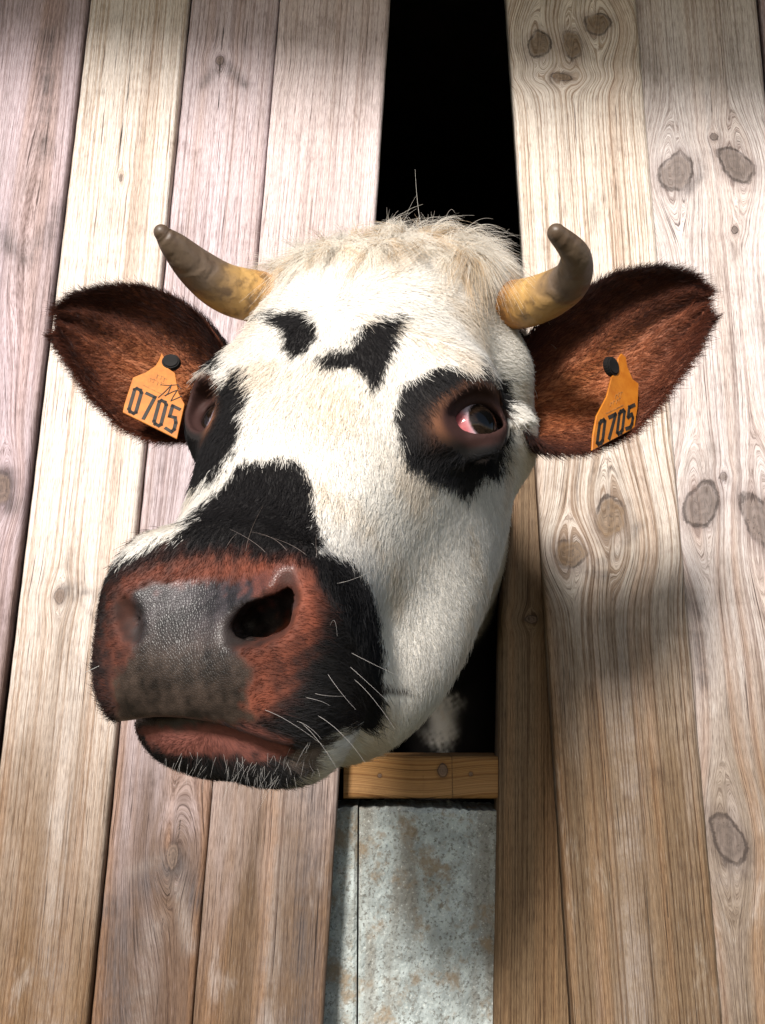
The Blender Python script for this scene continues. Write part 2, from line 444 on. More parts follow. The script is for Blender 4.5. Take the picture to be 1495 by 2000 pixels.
def rough_panel(xa, xb, za, zb, Y, thick, seed):
    nx, nz_ = max(8, int((xb - xa) / .004)), 110
    r3 = np.random.default_rng(seed)
    xs = np.linspace(xa, xb, nx); zs = np.linspace(za, zb, nz_)
    X, Z = np.meshgrid(xs, zs)
    top = np.cumsum(r3.normal(0, .0006, nx)); top -= np.linspace(top[0], top[-1], nx)
    Z = Z + (top + r3.normal(0, .0006, nx))[None, :] * np.clip((Z - (zb - .03)) / .03, 0, 1)
    Yf = Y + np.clip((Z - (zb - .006)) / .006, 0, 1) ** 2 * .006 + r3.normal(0, .0004, X.shape)
    ed = np.minimum(X - xa, xb - X); Yf = Yf + np.clip(1 - ed / .003, 0, 1) ** 2 * .003
    V = np.stack([X, Yf, Z], -1).reshape(-1, 3); n = len(V)
    idx = np.arange(n).reshape(nz_, nx)
    F = [np.stack([idx[:-1, :-1], idx[:-1, 1:], idx[1:, 1:], idx[1:, :-1]], -1).reshape(-1, 4)]
    ring = np.concatenate([idx[0, :], idx[1:, -1], idx[-1, -2::-1], idx[-2:0:-1, 0]])
    B = V[ring].copy(); B[:, 1] = Y + thick
    ib = n + np.arange(len(ring)); rn = np.roll(ring, -1); ibn = np.roll(ib, -1)
    F.append(np.stack([ring, ib, ibn, rn], -1))
    return mesh_np('panel', np.concatenate([V, B]), np.concatenate(F), m_conc, False)
YC = .055
zt = wall_xz(820, 1578, YC)[1]
xj = wall_xz(699, 1800, YC)[0]
link('panel', rough_panel(-.13, xj - .0012, .54, zt + .002, YC + .002, .1, 3), conc)
link('panel', rough_panel(xj + .0012, .262, .54, zt, YC, .1, 5), conc)

m_sill = wood_mat('wood orange sill', 11.0, (0.29, 0.155, 0.055), (0.29, 0.155, 0.055), (.55, .42, .3), 1.0, .3, .15, .7, (0.30, 0.14, 0.045))
def sill_beam():
    Ys = .042
    xa, zb = wall_xz(672, 1478, Ys); xb, za = wall_xz(1010, 1560, Ys)
    nx, nz_ = 90, 24
    xs = np.linspace(xa, xb, nx); zs = np.linspace(za, zb, nz_)
    X, Z = np.meshgrid(xs, zs)
    ed = np.minimum(Z - za, zb - Z)
    Yf = Ys + np.clip(1 - ed / .005, 0, 1) ** 2 * .005
    V = np.stack([X, Yf, Z], -1).reshape(-1, 3); n = len(V)
    idx = np.arange(n).reshape(nz_, nx)
    F = [np.stack([idx[:-1, :-1], idx[:-1, 1:], idx[1:, 1:], idx[1:, :-1]], -1).reshape(-1, 4)]
    ring = np.concatenate([idx[0, :], idx[1:, -1], idx[-1, -2::-1], idx[-2:0:-1, 0]])
    B = V[ring].copy(); B[:, 1] = Ys + .09
    ib = n + np.arange(len(ring)); rn = np.roll(ring, -1); ibn = np.roll(ib, -1)
    F.append(np.stack([ring, ib, ibn, rn], -1))
    F = np.concatenate(F)
    V = np.concatenate([V, B])
    me = mesh_np('sill_beam', V, F, m_sill)
    fattr(me, 'g', V[:, 2] + .004 * np.sin(V[:, 0] * 30) + V[:, 1] * .5)
    kq = np.full(len(V), 9.0)
    for px, py, ra, rb in ((865, 1505, 9, 12), (742, 1515, 4, 4), (920, 1512, 4, 4)):
        kx, kz = wall_xz(px, py, Ys); sc = 1.27 / FPX
        kq = np.minimum(kq, np.hypot((V[:, 0] - kx) / (ra * sc), (V[:, 2] - kz) / (rb * sc)))
    fattr(me, 'kq', kq)
    cr = np.full(len(V), .05)
    for px, w_ in ((828, .003), (884, .003), (892, .0015)):
        cr = np.minimum(cr, np.abs(V[:, 0] - wall_xz(px, 1520, Ys)[0]) + .0016 - w_ * .3)
    fattr(me, 'crack', cr); fattr(me, 'stain', cr * 0); fattr(me, 'pale', cr * 0)
    o = link('sill_beam', me)
    tag(o, 'orange brown wooden sill beam on top of the concrete under the cow', 'beam')
sill_beam()

#@@COW
# ------------------------------------------------------------------ the cow: implicit surface in head coordinates (x, l, v)
# x: across the face, l: from the poll down to the muzzle, v: out of the face
HEX = np.array([0.931, -0.351, -0.102]); HEL = np.array([-0.262, -0.445, -0.856]); HEV = np.array([-0.255, -0.824, 0.506])
HO = np.array([-0.0071, -0.4455, 1.7836])
HR = np.stack([HEX, HEL, HEV], 1)
_u, _, _vt = np.linalg.svd(HR); HR = _u @ _vt
def h2w(P): return np.asarray(P) @ HR.T + HO
def w2h(P): return (np.asarray(P) - HO) @ HR

def smin(a, b, k):
    h = np.clip(0.5 + 0.5 * (b - a) / k, 0, 1)
    return b + (a - b) * h - k * h * (1 - h)
def smax(a, b, k): return -smin(-a, -b, k)
def ell(P, c, r, n=2.0):
    q = sum(np.abs((P[i] - c[i]) / r[i]) ** n for i in range(3)) ** (1.0 / n)
    return (q - 1.0) * min(r)
def cap(P, a, b, ra, rb, sc=(1, 1, 1)):
    a = np.asarray(a, float); b = np.asarray(b, float); d = (b - a) / np.asarray(sc)
    q = [(P[i] - a[i]) / sc[i] for i in range(3)]
    t = np.clip((q[0] * d[0] + q[1] * d[1] + q[2] * d[2]) / (d @ d), 0, 1)
    return (np.sqrt(sum((q[i] - t * d[i]) ** 2 for i in range(3))) - (ra + (rb - ra) * t)) * min(sc)
def tab(l, pts):
    """smooth (monotone cubic) table lookup"""
    xs = np.array([p[0] for p in pts], float); ys = np.array([p[1] for p in pts], float)
    h = np.diff(xs); dl = np.diff(ys) / h
    m = np.zeros(len(xs)); m[0] = dl[0]; m[-1] = dl[-1]
    for i in range(1, len(xs) - 1):
        m[i] = 0 if dl[i - 1] * dl[i] <= 0 else 2 * dl[i - 1] * dl[i] / (dl[i - 1] + dl[i])
    X = np.linspace(xs[0], xs[-1], 600)
    k = np.clip(np.searchsorted(xs, X) - 1, 0, len(h) - 1); t = (X - xs[k]) / h[k]
    Y = ys[k] * (2 * t ** 3 - 3 * t ** 2 + 1) + h[k] * m[k] * (t ** 3 - 2 * t ** 2 + t) + ys[k + 1] * (3 * t ** 2 - 2 * t ** 3) + h[k] * m[k + 1] * (t ** 3 - t ** 2)
    return np.interp(l, X, Y).astype(np.float32)

VTOP = [(-.032, -.10), (-.021, -.068), (-.009, -.048), (.006, -.020), (.05, .006), (.12, .014), (.19, .012), (.26, .004), (.33, -.003), (.39, -.008), (.43, -.03), (.455, -.06)]
VBOT = [(-.032, -.13), (-.021, -.15), (-.009, -.17), (.006, -.185), (.06, -.215), (.12, -.240), (.19, -.250), (.26, -.240), (.33, -.205), (.39, -.165), (.43, -.13), (.455, -.09)]
WTOP = [(-.032, .02), (-.021, .068), (-.009, .092), (.006, .108), (.05, .119), (.10, .126), (.16, .126), (.21, .121), (.26, .112), (.32, .097), (.38, .082), (.43, .06), (.455, .02)]
WJAW = [(-.032, .02), (-.009, .07), (.006, .085), (.06, .100), (.12, .112), (.19, .118), (.26, .115), (.33, .098), (.39, .072), (.43, .05), (.455, .02)]
NEXP = [(-.032, 2.0), (.0, 2.3), (.1, 2.6), (.2, 2.6), (.3, 2.3), (.455, 2.0)]

def norm_(v): return v / np.linalg.norm(v)
EYE_R = 0.0255
EYES = {1: dict(c=np.array([.1180, .200, -.074]), n=norm_(np.array([.66, .12, .74]))),
        -1: dict(c=np.array([-.1010, .204, -.066]), n=norm_(np.array([-.28, .18, .94])))}
def eye_frame(sgn):
    e = EYES[sgn]; n = e['n']
    a = np.array([-sgn * .40, .62, .52]); a = a - n * (a @ n); a /= np.linalg.norm(a)     # towards the inner corner
    b = np.cross(n, a)
    if b[1] > 0: b = -b
    return e['c'], n, a, b

def sdf_head(P, nostril=None):
    x, l, v = P
    ax = np.abs(x)
    A = [ax, l, v]
    lc = np.clip(l, -.032, .455)
    vt, vb = tab(lc, VTOP), tab(lc, VBOT)
    wt, wj, ne = tab(lc, WTOP), tab(lc, WJAW), tab(lc, NEXP)
    c = .5 * (vt + vb); h = .5 * (vt - vb)
    s = np.clip((vt - v) / (vt - vb), 0, 1)
    s = s * s * (3 - 2 * s)
    wd = wt + (wj - wt) * s
    q = ((ax / wd) ** ne + (np.abs(v - c) / h) ** ne) ** (1 / ne)
    d = (q - 1) * np.minimum(wd, h)
    d = np.maximum(d, np.abs(l - lc) * 1.0 + np.where(np.abs(l - lc) > 0, d * 0 + .002, -9))
    # brow ridge / orbit
    d = smin(d, ell(A, (.104, .186, -.058), (.040, .050, .042)), .030)
    # zygomatic / cheek muscle
    d = smin(d, ell(A, (.078, .170, -.150), (.045, .10, .080)), .035)
    # horn core swelling, poll
    d = smin(d, ell(A, (.088, .020, -.060), (.042, .034, .042)), .03)
    d = smin(d, ell(A, (.0, .016, -.062), (.085, .040, .048)), .04)
    # ear root
    d = smin(d, ell(A, (.108, .075, -.115), (.038, .038, .040)), .03)
    d = smin(d, ell(A, (.100, .100, -.178), (.046, .05, .055)), .03)
    # jaw
    d = smin(d, ell(A, (.066, .200, -.200), (.058, .095, .062)), .03)
    d = smin(d, ell(A, (.056, .310, -.180), (.068, .110, .066)), .04)
    d = smin(d, ell(A, (.026, .372, -.165), (.072, .085, .060)), .03)
    # mouth plane (front at v=-.05, dropping backwards and to the sides)
    mp = (l - .495) * .514 - (v + .052 + .028 * (ax / .08) ** 2) * .857
    # upper muzzle: block with a slanting flat nose
    lt = (l - .424) * .82 - (v + .057) * .57
    ln = (l - .424) * .57 + (v + .057) * .82
    up = ell([ax, lt, ln], (0, 0, 0), (.088, .078, .056), 2.8)
    up = smin(up, ell([ax, lt, ln], (.059, .014, -.004), (.036, .058, .054), 2.4), .015)
    up = smin(up, ell([np.where(x < 0, ax * 1.06, ax), lt, np.where(x < 0, ln + .010, ln)], (.060, -.020, .030), (.026, .036, .026)), .018)
    up = smax(up, -ell([ax, lt, ln], (.0, -.055, .074), (.036, .05, .030)), .03)
    up = smax(up, mp, .010)
    low = ell(A, (.0, .440, -.103), (.081, .060, .044), 2.5)
    low = smin(low, ell(A, (.030, .464, -.108), (.046, .036, .032), 2.3), .014)
    low = smin(low, ell(A, (.0, .375, -.135), (.068, .085, .045), 2.2), .03)
    low = smax(low, -mp - .0015, .012)
    back = smin(d, up, .022)
    d = smin(back, low, .004)
    if nostril is None: return d
    inn = np.array([-.006, -.013, -.016])
    for chain, rr in nostril:
        sg = np.array([1, 1, 1]) if chain[0][0] > 0 else np.array([-1, 1, 1])
        for i in range(len(chain) - 1):
            d = smax(d, -cap(P, chain[i], chain[i + 1], rr[i], rr[i + 1]), .005)
            for dp in (1, 2):
                d = smax(d, -cap(P, chain[i] + inn * sg * dp, chain[i + 1] + inn * sg * dp, rr[i], rr[i + 1]), .006)
    # eye openings and lids
    for sg_ in (-1, 1):
        cE, n, a, b = eye_frame(sg_)
        rel = [P[i] - cE[i] for i in range(3)]
        pa = sum(rel[i] * a[i] for i in range(3)); pb = sum(rel[i] * b[i] for i in range(3)); pn = sum(rel[i] * n[i] for i in range(3))
        bb = pb / np.where(pb > 0, .0205, .0195)
        qa = np.abs(pa / np.where(pa < 0, .032, .036)) ** 1.7 + np.abs(bb) ** 2.0
        qq = np.sqrt(np.maximum(qa, 1e-9))
        shell = np.sqrt(np.maximum((EYE_R + .001) ** 2 - np.minimum(pa, .8 * EYE_R) ** 2 * .55 - np.clip(pb, -.8 * EYE_R, .8 * EYE_R) ** 2, 1e-8))
        d = smax(d, -np.maximum((qq - 1) * .013, -(pn - shell + .010)), .004)
        rim = np.sqrt(((qq - 1.12) * .013) ** 2 + (pn - shell * .96) ** 2) - .0058 * (1 - .45 * np.clip(-pa / .03, 0, 1))
        d = smin(d, rim, .007)
        # wrinkle above the upper lid
        wr = np.sqrt(((qq - 1.75) * .013) ** 2 + (pn - shell + .004) ** 2) - .0045 * np.clip(1.3 - pa / .024, -1, 1)
        d = smin(d, np.where(pb > -.004, wr, 9.), .008)
    return d

def march(px, py, f, s0=.30, s1=1.2):
    """first hit of a pixel's ray with the implicit surface, in head coordinates"""
    d = FW + RT * ((px - CX) / FPX) + UP * ((CY - py) / FPX)
    t = np.arange(s0, s1, .0004)
    P = w2h(CAM + d * t[:, None])
    val = f([P[:, 0], P[:, 1], P[:, 2]])
    i = np.argmax(val < 0)
    return P[i] if (val < 0).any() else None
_base = lambda P: sdf_head(P)
NOSTRIL = [([march(a, b, _base) for a, b in ((458, 1232), (494, 1218), (530, 1202), (556, 1166), (560, 1128))], (.0095, .0128, .0128, .0085, .0045)),
           ([march(a, b, _base) for a, b in ((240, 1186), (247, 1208), (254, 1232))], (.0060, .0080, .0070))]
NECK = [(h2w((0, .045, -.135)), .100), (np.array([.035, -.20, 1.615]), .105), (np.array([.075, .02, 1.595]), .108), (np.array([.11, .35, 1.50]), .15), (np.array([.16, .70, 1.28]), .26)]
def sdf_body(W):
    d = None
    for (a, ra), (b, rb) in zip(NECK[:-1], NECK[1:]):
        sc = (.80, 1, 1.22)
        c = cap(W, a, b, ra, rb, sc)
        d = c if d is None else smin(d, c, .06)
    d = smin(d, cap(W, (.112, .30, 1.315), (.14, .60, 1.06), .036, .11, (1.0, 1, 1)), .08)      # dewlap and brisket
    d = smin(d, ell(W, (.18, 1.35, 1.08), (.33, .98, .37), 2.3), .15)
    for lx in (-.02, .34):
        for ly in (.75, 2.0):
            d = smin(d, cap(W, (lx, ly, 1.0), (lx, ly + .03, .45), .12, .055), .08)
            d = smin(d, cap(W, (lx, ly + .03, .45), (lx, ly, .06), .055, .06), .03)
    d = smin(d, cap(W, (.18, 2.28, 1.35), (.19, 2.36, .55), .035, .025), .04)
    return d

def axis(fine0, fine1, step, lo, hi, cap_step=.05, ratio=1.13):
    a = list(np.arange(fine0, fine1 + 1e-9, step))
    s = step
    while a[-1] < hi:
        s = min(s * ratio, cap_step); a.append(a[-1] + s)
    s = step; pre = [a[0]]
    while pre[-1] > lo:
        s = min(s * ratio, cap_step); pre.append(pre[-1] - s)
    return np.array(pre[:0:-1] + a, np.float32)

def surface_nets(F, xs, ys, zs):
    s = F < 0
    cnt = np.zeros([n - 1 for n in F.shape], np.uint8)
    for i in (0, 1):
        for j in (0, 1):
            for k in (0, 1):
                cnt += s[i:F.shape[0] - 1 + i, j:F.shape[1] - 1 + j, k:F.shape[2] - 1 + k]
    act = (cnt > 0) & (cnt < 8)
    I, Jx, K = np.nonzero(act)
    vid = np.full(cnt.shape, -1, np.int32); vid[I, Jx, K] = np.arange(len(I))
    acc = np.zeros((len(I), 3)); num = np.zeros(len(I))
    corners = [(i, j, k) for i in (0, 1) for j in (0, 1) for k in (0, 1)]
    G = (xs, ys, zs)
    for c0 in corners:
        for axn in range(3):
            if c0[axn]: continue
            c1 = list(c0); c1[axn] = 1
            i0 = (I + c0[0], Jx + c0[1], K + c0[2]); i1 = (I + c1[0], Jx + c1[1], K + c1[2])
            f0, f1 = F[i0], F[i1]
            m = (f0 < 0) != (f1 < 0)
            t = np.where(m, f0 / np.where(m, f0 - f1, 1), 0)
            for q in range(3):
                p0 = G[q][i0[q]]; p1 = G[q][i1[q]]
                acc[:, q] += np.where(m, p0 + (p1 - p0) * t, 0)
            num += m
    V = acc / num[:, None]
    faces = []
    for axn in range(3):
        a1, a2 = (axn + 1) % 3, (axn + 2) % 3
        sl0 = [slice(None)] * 3; sl1 = [slice(None)] * 3
        sl0[axn] = slice(0, -1); sl1[axn] = slice(1, None)
        e = s[tuple(sl0)] != s[tuple(sl1)]
        sub = [slice(None)] * 3
        sub[a1] = slice(1, -1); sub[a2] = slice(1, -1)
        idx = np.array(np.nonzero(e[tuple(sub)]))
        idx[a1] += 1; idx[a2] += 1
        flip = s[tuple(idx)]
        def cell(d1, d2):
            c = idx.copy(); c[a1] -= d1; c[a2] -= d2
            return vid[tuple(c)]
        q = np.stack([cell(1, 1), cell(0, 1), cell(0, 0), cell(1, 0)], -1)
        q[~flip] = q[~flip][:, ::-1]
        faces.append(q)
    return V, np.concatenate(faces)

STEP = .0042 if 'coarse' in DEV else .0027
gx = axis(-.165, .165, STEP, -.75, .75)
gl = axis(-.09, .52, STEP, -1.55, 1.55)
gv = axis(-.27, .05, STEP, -2.55, .06)
PX = np.meshgrid(gx, gl, gv, indexing='ij', sparse=True)
# body everywhere (in world coordinates), head only in its box
Wc = [(PX[0] * HR[i, 0] + PX[1] * HR[i, 1] + PX[2] * HR[i, 2] + HO[i]).astype(np.float32) for i in range(3)]
FLD = sdf_body(Wc).astype(np.float32)
del Wc
i0, i1 = np.searchsorted(gx, (-.22, .22)); j0, j1 = np.searchsorted(gl, (-.14, .56)); k0, k1 = np.searchsorted(gv, (-.34, .08))
Hp = [a.astype(np.float32) for a in np.meshgrid(gx[i0:i1], gl[j0:j1], gv[k0:k1], indexing='ij')]
hd = sdf_head(Hp, NOSTRIL)
FLD[i0:i1, j0:j1, k0:k1] = smin(FLD[i0:i1, j0:j1, k0:k1], hd, .045)
CV, CF = surface_nets(FLD, gx, gl, gv)
del FLD, hd, Hp
def relax(V, F, it, lam=.5):
    e = np.concatenate([F[:, [0, 1]], F[:, [1, 2]], F[:, [2, 3]], F[:, [3, 0]]])
    e = np.concatenate([e, e[:, ::-1]])
    deg = np.bincount(e[:, 0], minlength=len(V))[:, None]
    for _ in range(it):
        S = np.stack([np.bincount(e[:, 0], V[e[:, 1], k], len(V)) for k in range(3)], -1) / np.maximum(deg, 1)
        V = V + lam * (S - V)
    return V
CV = relax(CV, CF, 2, .45)
CH = CV                               # head coordinates
CWv = h2w(CV)
# winding: head frame is left-handed
def vnormals(V, F):
    n = np.cross(V[F[:, 2]] - V[F[:, 0]], V[F[:, 3]] - V[F[:, 1]])
    N = np.stack([np.bincount(F.ravel(), np.repeat(n[:, k], 4), len(V)) for k in range(3)], -1)
    return N / (np.linalg.norm(N, axis=1, keepdims=True) + 1e-12)
CN = vnormals(CWv, CF)
top = np.argmax(CWv @ np.array([0, -1.0, .2]))
if CN[top] @ np.array([0, -1.0, .2]) < 0:
    CF = CF[:, ::-1]; CN = -CN
print('cow verts', len(CWv))

#@@COAT
# ------------------------------------------------------------------ coat pattern (outlines measured on the photograph, laid on the skin)
POLY = {
 'eyeR': [(772, 800), (780, 770), (790, 755), (812, 738), (830, 728), (860, 720), (890, 718), (915, 722), (926, 724), (934, 706), (941, 698), (948, 708), (953, 722), (962, 734), (975, 738), (992, 742), (997, 790), (999, 850), (990, 885), (978, 930), (950, 930), (930, 955), (912, 975), (890, 960), (850, 942), (818, 920), (790, 900), (785, 870), (775, 840)],
 'eyeL': [(418, 682), (440, 674), (450, 679), (439, 690), (437, 705), (425, 718), (423, 730), (438, 748), (448, 735), (460, 720), (478, 717), (486, 725), (491, 745), (487, 783), (476, 790), (472, 805), (479, 822), (470, 850), (460, 880), (445, 900), (420, 930), (395, 948), (388, 958), (385, 950), (372, 945), (366, 930), (350, 915), (330, 850), (330, 740), (400, 735), (410, 710)],
 'f1': [(513, 620), (540, 610), (580, 607), (605, 612), (621, 640), (618, 665), (600, 685), (573, 697), (562, 690), (550, 672), (554, 652), (541, 635)],
 'f2': [(783, 613), (781, 640), (771, 660), (763, 700), (746, 745), (722, 762), (716, 752), (711, 735), (690, 720), (660, 722), (640, 722), (622, 707), (613, 697), (650, 685), (680, 670), (702, 650), (725, 626), (745, 613), (757, 626), (773, 613)],
 'muz': [(465, 910), (500, 898), (540, 891), (575, 895), (600, 920), (612, 950), (612, 990), (620, 1020), (633, 1060), (622, 1078), (650, 1083), (690, 1095), (720, 1140), (745, 1200), (752, 1300), (752, 1350), (737, 1425), (690, 1425), (655, 1434), (630, 1468), (606, 1505), (575, 1532), (500, 1570), (280, 1570), (120, 1450), (120, 1250), (160, 1140), (240, 1092), (300, 1066), (340, 1050), (370, 1018), (410, 975), (440, 940)],
 'ring': [(200, 1200), (222, 1152), (246, 1116), (290, 1098), (330, 1080), (400, 1070), (480, 1076), (540, 1090), (572, 1084), (600, 1096), (620, 1150), (624, 1220), (612, 1285), (585, 1330), (550, 1368), (512, 1394), (478, 1405), (262, 1402), (232, 1380), (216, 1345), (204, 1290), (198, 1250)],
 'pad': [(248, 1152), (290, 1132), (340, 1138), (380, 1128), (440, 1132), (480, 1128), (520, 1120), (545, 1100), (570, 1104), (578, 1140), (574, 1185), (530, 1235), (470, 1268), (482, 1295), (500, 1305), (478, 1345), (472, 1380), (490, 1403), (380, 1416), (240, 1416), (222, 1355), (222, 1310), (242, 1290), (258, 1250), (264, 1220), (256, 1180)],
 'lip': [(258, 1422), (330, 1410), (420, 1408), (500, 1422), (560, 1448), (566, 1466), (520, 1478), (440, 1472), (340, 1474), (290, 1456)],
 'chin': [(570, 1470), (600, 1455), (640, 1450), (610, 1495), (575, 1505), (552, 1490)],
}
def sdpoly(px, py, poly):
    P = np.array(poly, float); Q = np.roll(P, -1, 0)
    best = np.full(px.shape, 1e9); ins = np.zeros(px.shape, bool)
    for a, b in zip(P, Q):
        e = b - a; wx = px - a[0]; wy = py - a[1]
        t = np.clip((wx * e[0] + wy * e[1]) / (e @ e + 1e-9), 0, 1)
        best = np.minimum(best, (wx - e[0] * t) ** 2 + (wy - e[1] * t) ** 2)
        c = ((a[1] > py) != (b[1] > py)) & (px < (b[0] - a[0]) * (py - a[1]) / (b[1] - a[1] + 1e-12) + a[0])
        ins ^= c
    return np.where(ins, -1, 1) * np.sqrt(best)
def sst(x, a, b):
    t = np.clip((x - a) / (b - a), 0, 1)
    return t * t * (3 - 2 * t)
def vnoise(P, f, seed=0):
    """smooth value noise from a few rotated sines"""
    r = np.random.default_rng(seed); o = 0
    for i in range(6):
        k = r.normal(size=3); k *= f * (1 + .35 * i) / np.linalg.norm(k)
        o = o + np.sin(P @ k + r.uniform(0, 6.28)) / 6 ** .5
    return o
def eye_q(H, sgn):
    c, n, a, b = eye_frame(sgn)
    R = H - c
    pa, pb, pn = R @ a, R @ b, R @ n
    q = np.sqrt(np.abs(pa / np.where(pa < 0, .032, .036)) ** 1.7 + (pb / .020) ** 2)
    return np.where(pn > -.02, q, 9.0), pa, pb
def coat(H, N, jit=0.0):
    """H head coordinates, N world normals -> colour, pad mask, bare mask, fur length"""
    W = h2w(H)
    view = CAM - W; view /= np.linalg.norm(view, axis=1, keepdims=True)
    vis = (N * view).sum(1) > -.12
    Hm = H.copy(); Hm[:, 0] = np.where(vis | (H[:, 0] > 0), H[:, 0], -H[:, 0])
    p = proj(h2w(Hm)); px, py = p[:, 0], p[:, 1]
    wob = 5 * vnoise(H, 160, 1) + 3.5 * vnoise(H, 420, 2)
    d = {k: sdpoly(px + wob * .6, py + wob * .6, v) + (0 if k in ('ring', 'pad', 'lip') else jit * 6) for k, v in POLY.items()}
    front = W[:, 1] < -.28
    n1 = vnoise(H, 45, 3); n2 = vnoise(H, 300, 4)
    col = np.array([.70, .665, .615]) * (1 + .05 * n1[:, None])
    cream = sst(n1 + .4 * n2, .2, 1.3)[:, None] * .5
    tuft = sst(-H[:, 1] + .012 * n1, -.045, .02)[:, None] * .55
    swirl = np.exp(-(((px - 650) / 75) ** 2 + ((py - 790) / 80) ** 2))[:, None] * .6
    cr = np.clip(cream + tuft + swirl, 0, .85)
    col = col * (1 - cr) + np.array([.56, .45, .33]) * cr
    def lay(m, c):
        nonlocal col
        m = np.clip(m, 0, 1)
        col = col * (1 - m[:, None]) + np.asarray(c) * m[:, None]
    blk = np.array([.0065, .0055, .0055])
    for k in ('eyeR', 'eyeL', 'f1', 'f2', 'muz'):
        lay(sst(-d[k], -4, 4) * front, blk * (1 + .5 * sst(n1, 0, 1.5)[:, None]) if False else blk)
    lay(sst(W[:, 1], .08, .14) * (1 - np.exp(-(((px - 866 + 14 * n1) / 30) ** 2 + ((py - 1410 + 10 * n2) / 52) ** 2) ** 2)), blk)      # barn darkness painted as black over the body, pale brisket spot left
    mz = (H[:, 1] > .33) & front
    rn = 10 * n2 + 12 * n1
    rs = sst(-d['ring'] + rn * .6, -26, 34) * mz
    redc = np.array([.118, .031, .016]) * (1 + .35 * n1[:, None] + .2 * n2[:, None])
    lay(rs * .95, redc)
    lp = sst(-d['lip'] + rn * .5, -8, 9) * mz
    lay(lp, np.array([.135, .045, .034]))
    lay(sst(-d['chin'], -8, 10) * mz * .8, (.22, .17, .15))
    pad = sst(-d['pad'] + rn * .45, -11, 11) * mz
    g = sst(py, 1160, 1300)[:, None]
    padc = np.array([.030, .025, .028]) * (1 - g) + np.array([.024, .0165, .0130]) * g
    padc = padc * np.clip(1 + .35 * n2[:, None] + .35 * vnoise(H, 110, 18)[:, None] + .2 * vnoise(H, 900, 8)[:, None], .3, 2.2)
    redtop = sst(n1 + .7 * n2 + (1165 - py) / 30, .2, 1.6)[:, None] * .8
    padc = padc * (1 - redtop) + np.array([.13, .042, .030]) * redtop
    lay(pad, padc)
    bare = pad.copy()
    # nostril inside, mouth line
    for chain, rr in NOSTRIL:
        for i in range(len(chain) - 1):
            ab = chain[i + 1] - chain[i]
            t = np.clip(((H - chain[i]) @ ab) / (ab @ ab), 0, 1)
            dd = np.linalg.norm(H - chain[i] - t[:, None] * ab, axis=1) - (rr[i] + (rr[i + 1] - rr[i]) * t)
            m = sst(-dd, -.0035, .0025)
            lay(m, (.010, .006, .005)); pad = pad * (1 - m); bare = np.maximum(bare, sst(-dd, -.004, 0))
    mp = (H[:, 1] - .495) * .514 - (H[:, 2] + .052 + .028 * (H[:, 0] / .08) ** 2) * .857
    mm = np.exp(-(mp / .0035) ** 2) * mz * (H[:, 1] > .40)
    lay(mm * .9, (.02, .011, .01)); bare = np.maximum(bare, mm)
    # lids: bare brown skin, darker rim
    for sg in (-1, 1):
        q, pa, pb = eye_q(H, sg)
        inner = sst(pa, -.01, .03)
        near = (np.abs(H[:, 0] - sg * .115) < .05) & front
        m = sst(-q + .1 * n2, -(1.42 + .45), -1.30 - .2) * near
        band = sst(-q, -1.55, -1.30) * sst(pb, .002, .014) * near          # upper lid
        can = np.exp(-((pa - .041) / .012) ** 2 - (pb / .011) ** 2) * near   # inner corner
        lay(np.clip(np.maximum(band * .55, can * .9), 0, 1), np.array([.19, .075, .036]))
        lay(sst(-q, -1.28, -1.04) * near, (.030, .011, .009))
        bare = np.maximum(bare, np.maximum(sst(-q, -1.42, -1.25) * near, can * .8))
    flen = .0078 + .002 * n1
    flen = np.where(rs > .3, .0032, flen)
    flen = np.where(H[:, 1] < .03, .011, flen)
    flen = np.where(lp > .3, .004, flen)
    return np.clip(col, .003, .9), pad, bare, flen, px, py

def skin_mat():
    k = NT('cow skin')
    c = k.attr('col').outputs['Color']
    pad = k.attr('pad').outputs['Fac']
    tc = k.n('TexCoord').outputs['Object']
    vo = k.n('TexVoronoi'); vo.feature = 'DISTANCE_TO_EDGE'; vo.inputs['Scale'].default_value = 560; k.l(tc, vo.inputs['Vector'])
    cell = k.rng(vo.outputs['Distance'], 0.0, .22)
    fine = k.noise(tc, 900, 3, .6)
    c2 = k.mix(k.math('MULTIPLY', pad, k.rng(cell, 0, 1, .32, 0)), c, (0.012, 0.009, 0.008))
    c2 = k.mix(k.math('MULTIPLY', k.rng(fine, .5, .75), .25), c2, (0.02, 0.015, 0.012))
    hh = k.math('ADD', k.math('MULTIPLY', cell, pad), k.math('MULTIPLY', fine, .35))
    k.bump(hh, .25, .0007)
    k.bsdf(c2, k.rng(pad, 0, 1, .75, .36), .27)
    k.b.inputs['Subsurface Weight'].default_value = 0.0
    return k.m
m_skin = skin_mat()

def fur_mat(name, gloss=.12, rough=.45, trans=.15):
    k = NT(name)
    c = k.attr('hcol').outputs['Color']
    nv = k.attr('nrm').outputs['Vector']
    k.t.nodes.remove(k.b)
    df = k.n('BsdfDiffuse'); k.l(c, df.inputs['Color']); k.l(nv, df.inputs['Normal'])
    tr = k.n('BsdfTranslucent'); k.l(c, tr.inputs['Color']); k.l(nv, tr.inputs['Normal'])
    m1 = k.n('MixShader'); m1.inputs[0].default_value = trans
    k.l(df.outputs[0], m1.inputs[1]); k.l(tr.outputs[0], m1.inputs[2])
    hr = k.n('BsdfHair'); hr.component = 'Reflection'
    hr.inputs['Color'].default_value = (.8, .8, .85, 1); hr.inputs['RoughnessU'].default_value = rough; hr.inputs['RoughnessV'].default_value = .6
    m2 = k.n('MixShader'); m2.inputs[0].default_value = gloss
    k.l(m1.outputs[0], m2.inputs[1]); k.l(hr.outputs[0], m2.inputs[2])
    k.l(m2.outputs[0], k.out.inputs['Surface'])
    return k.m
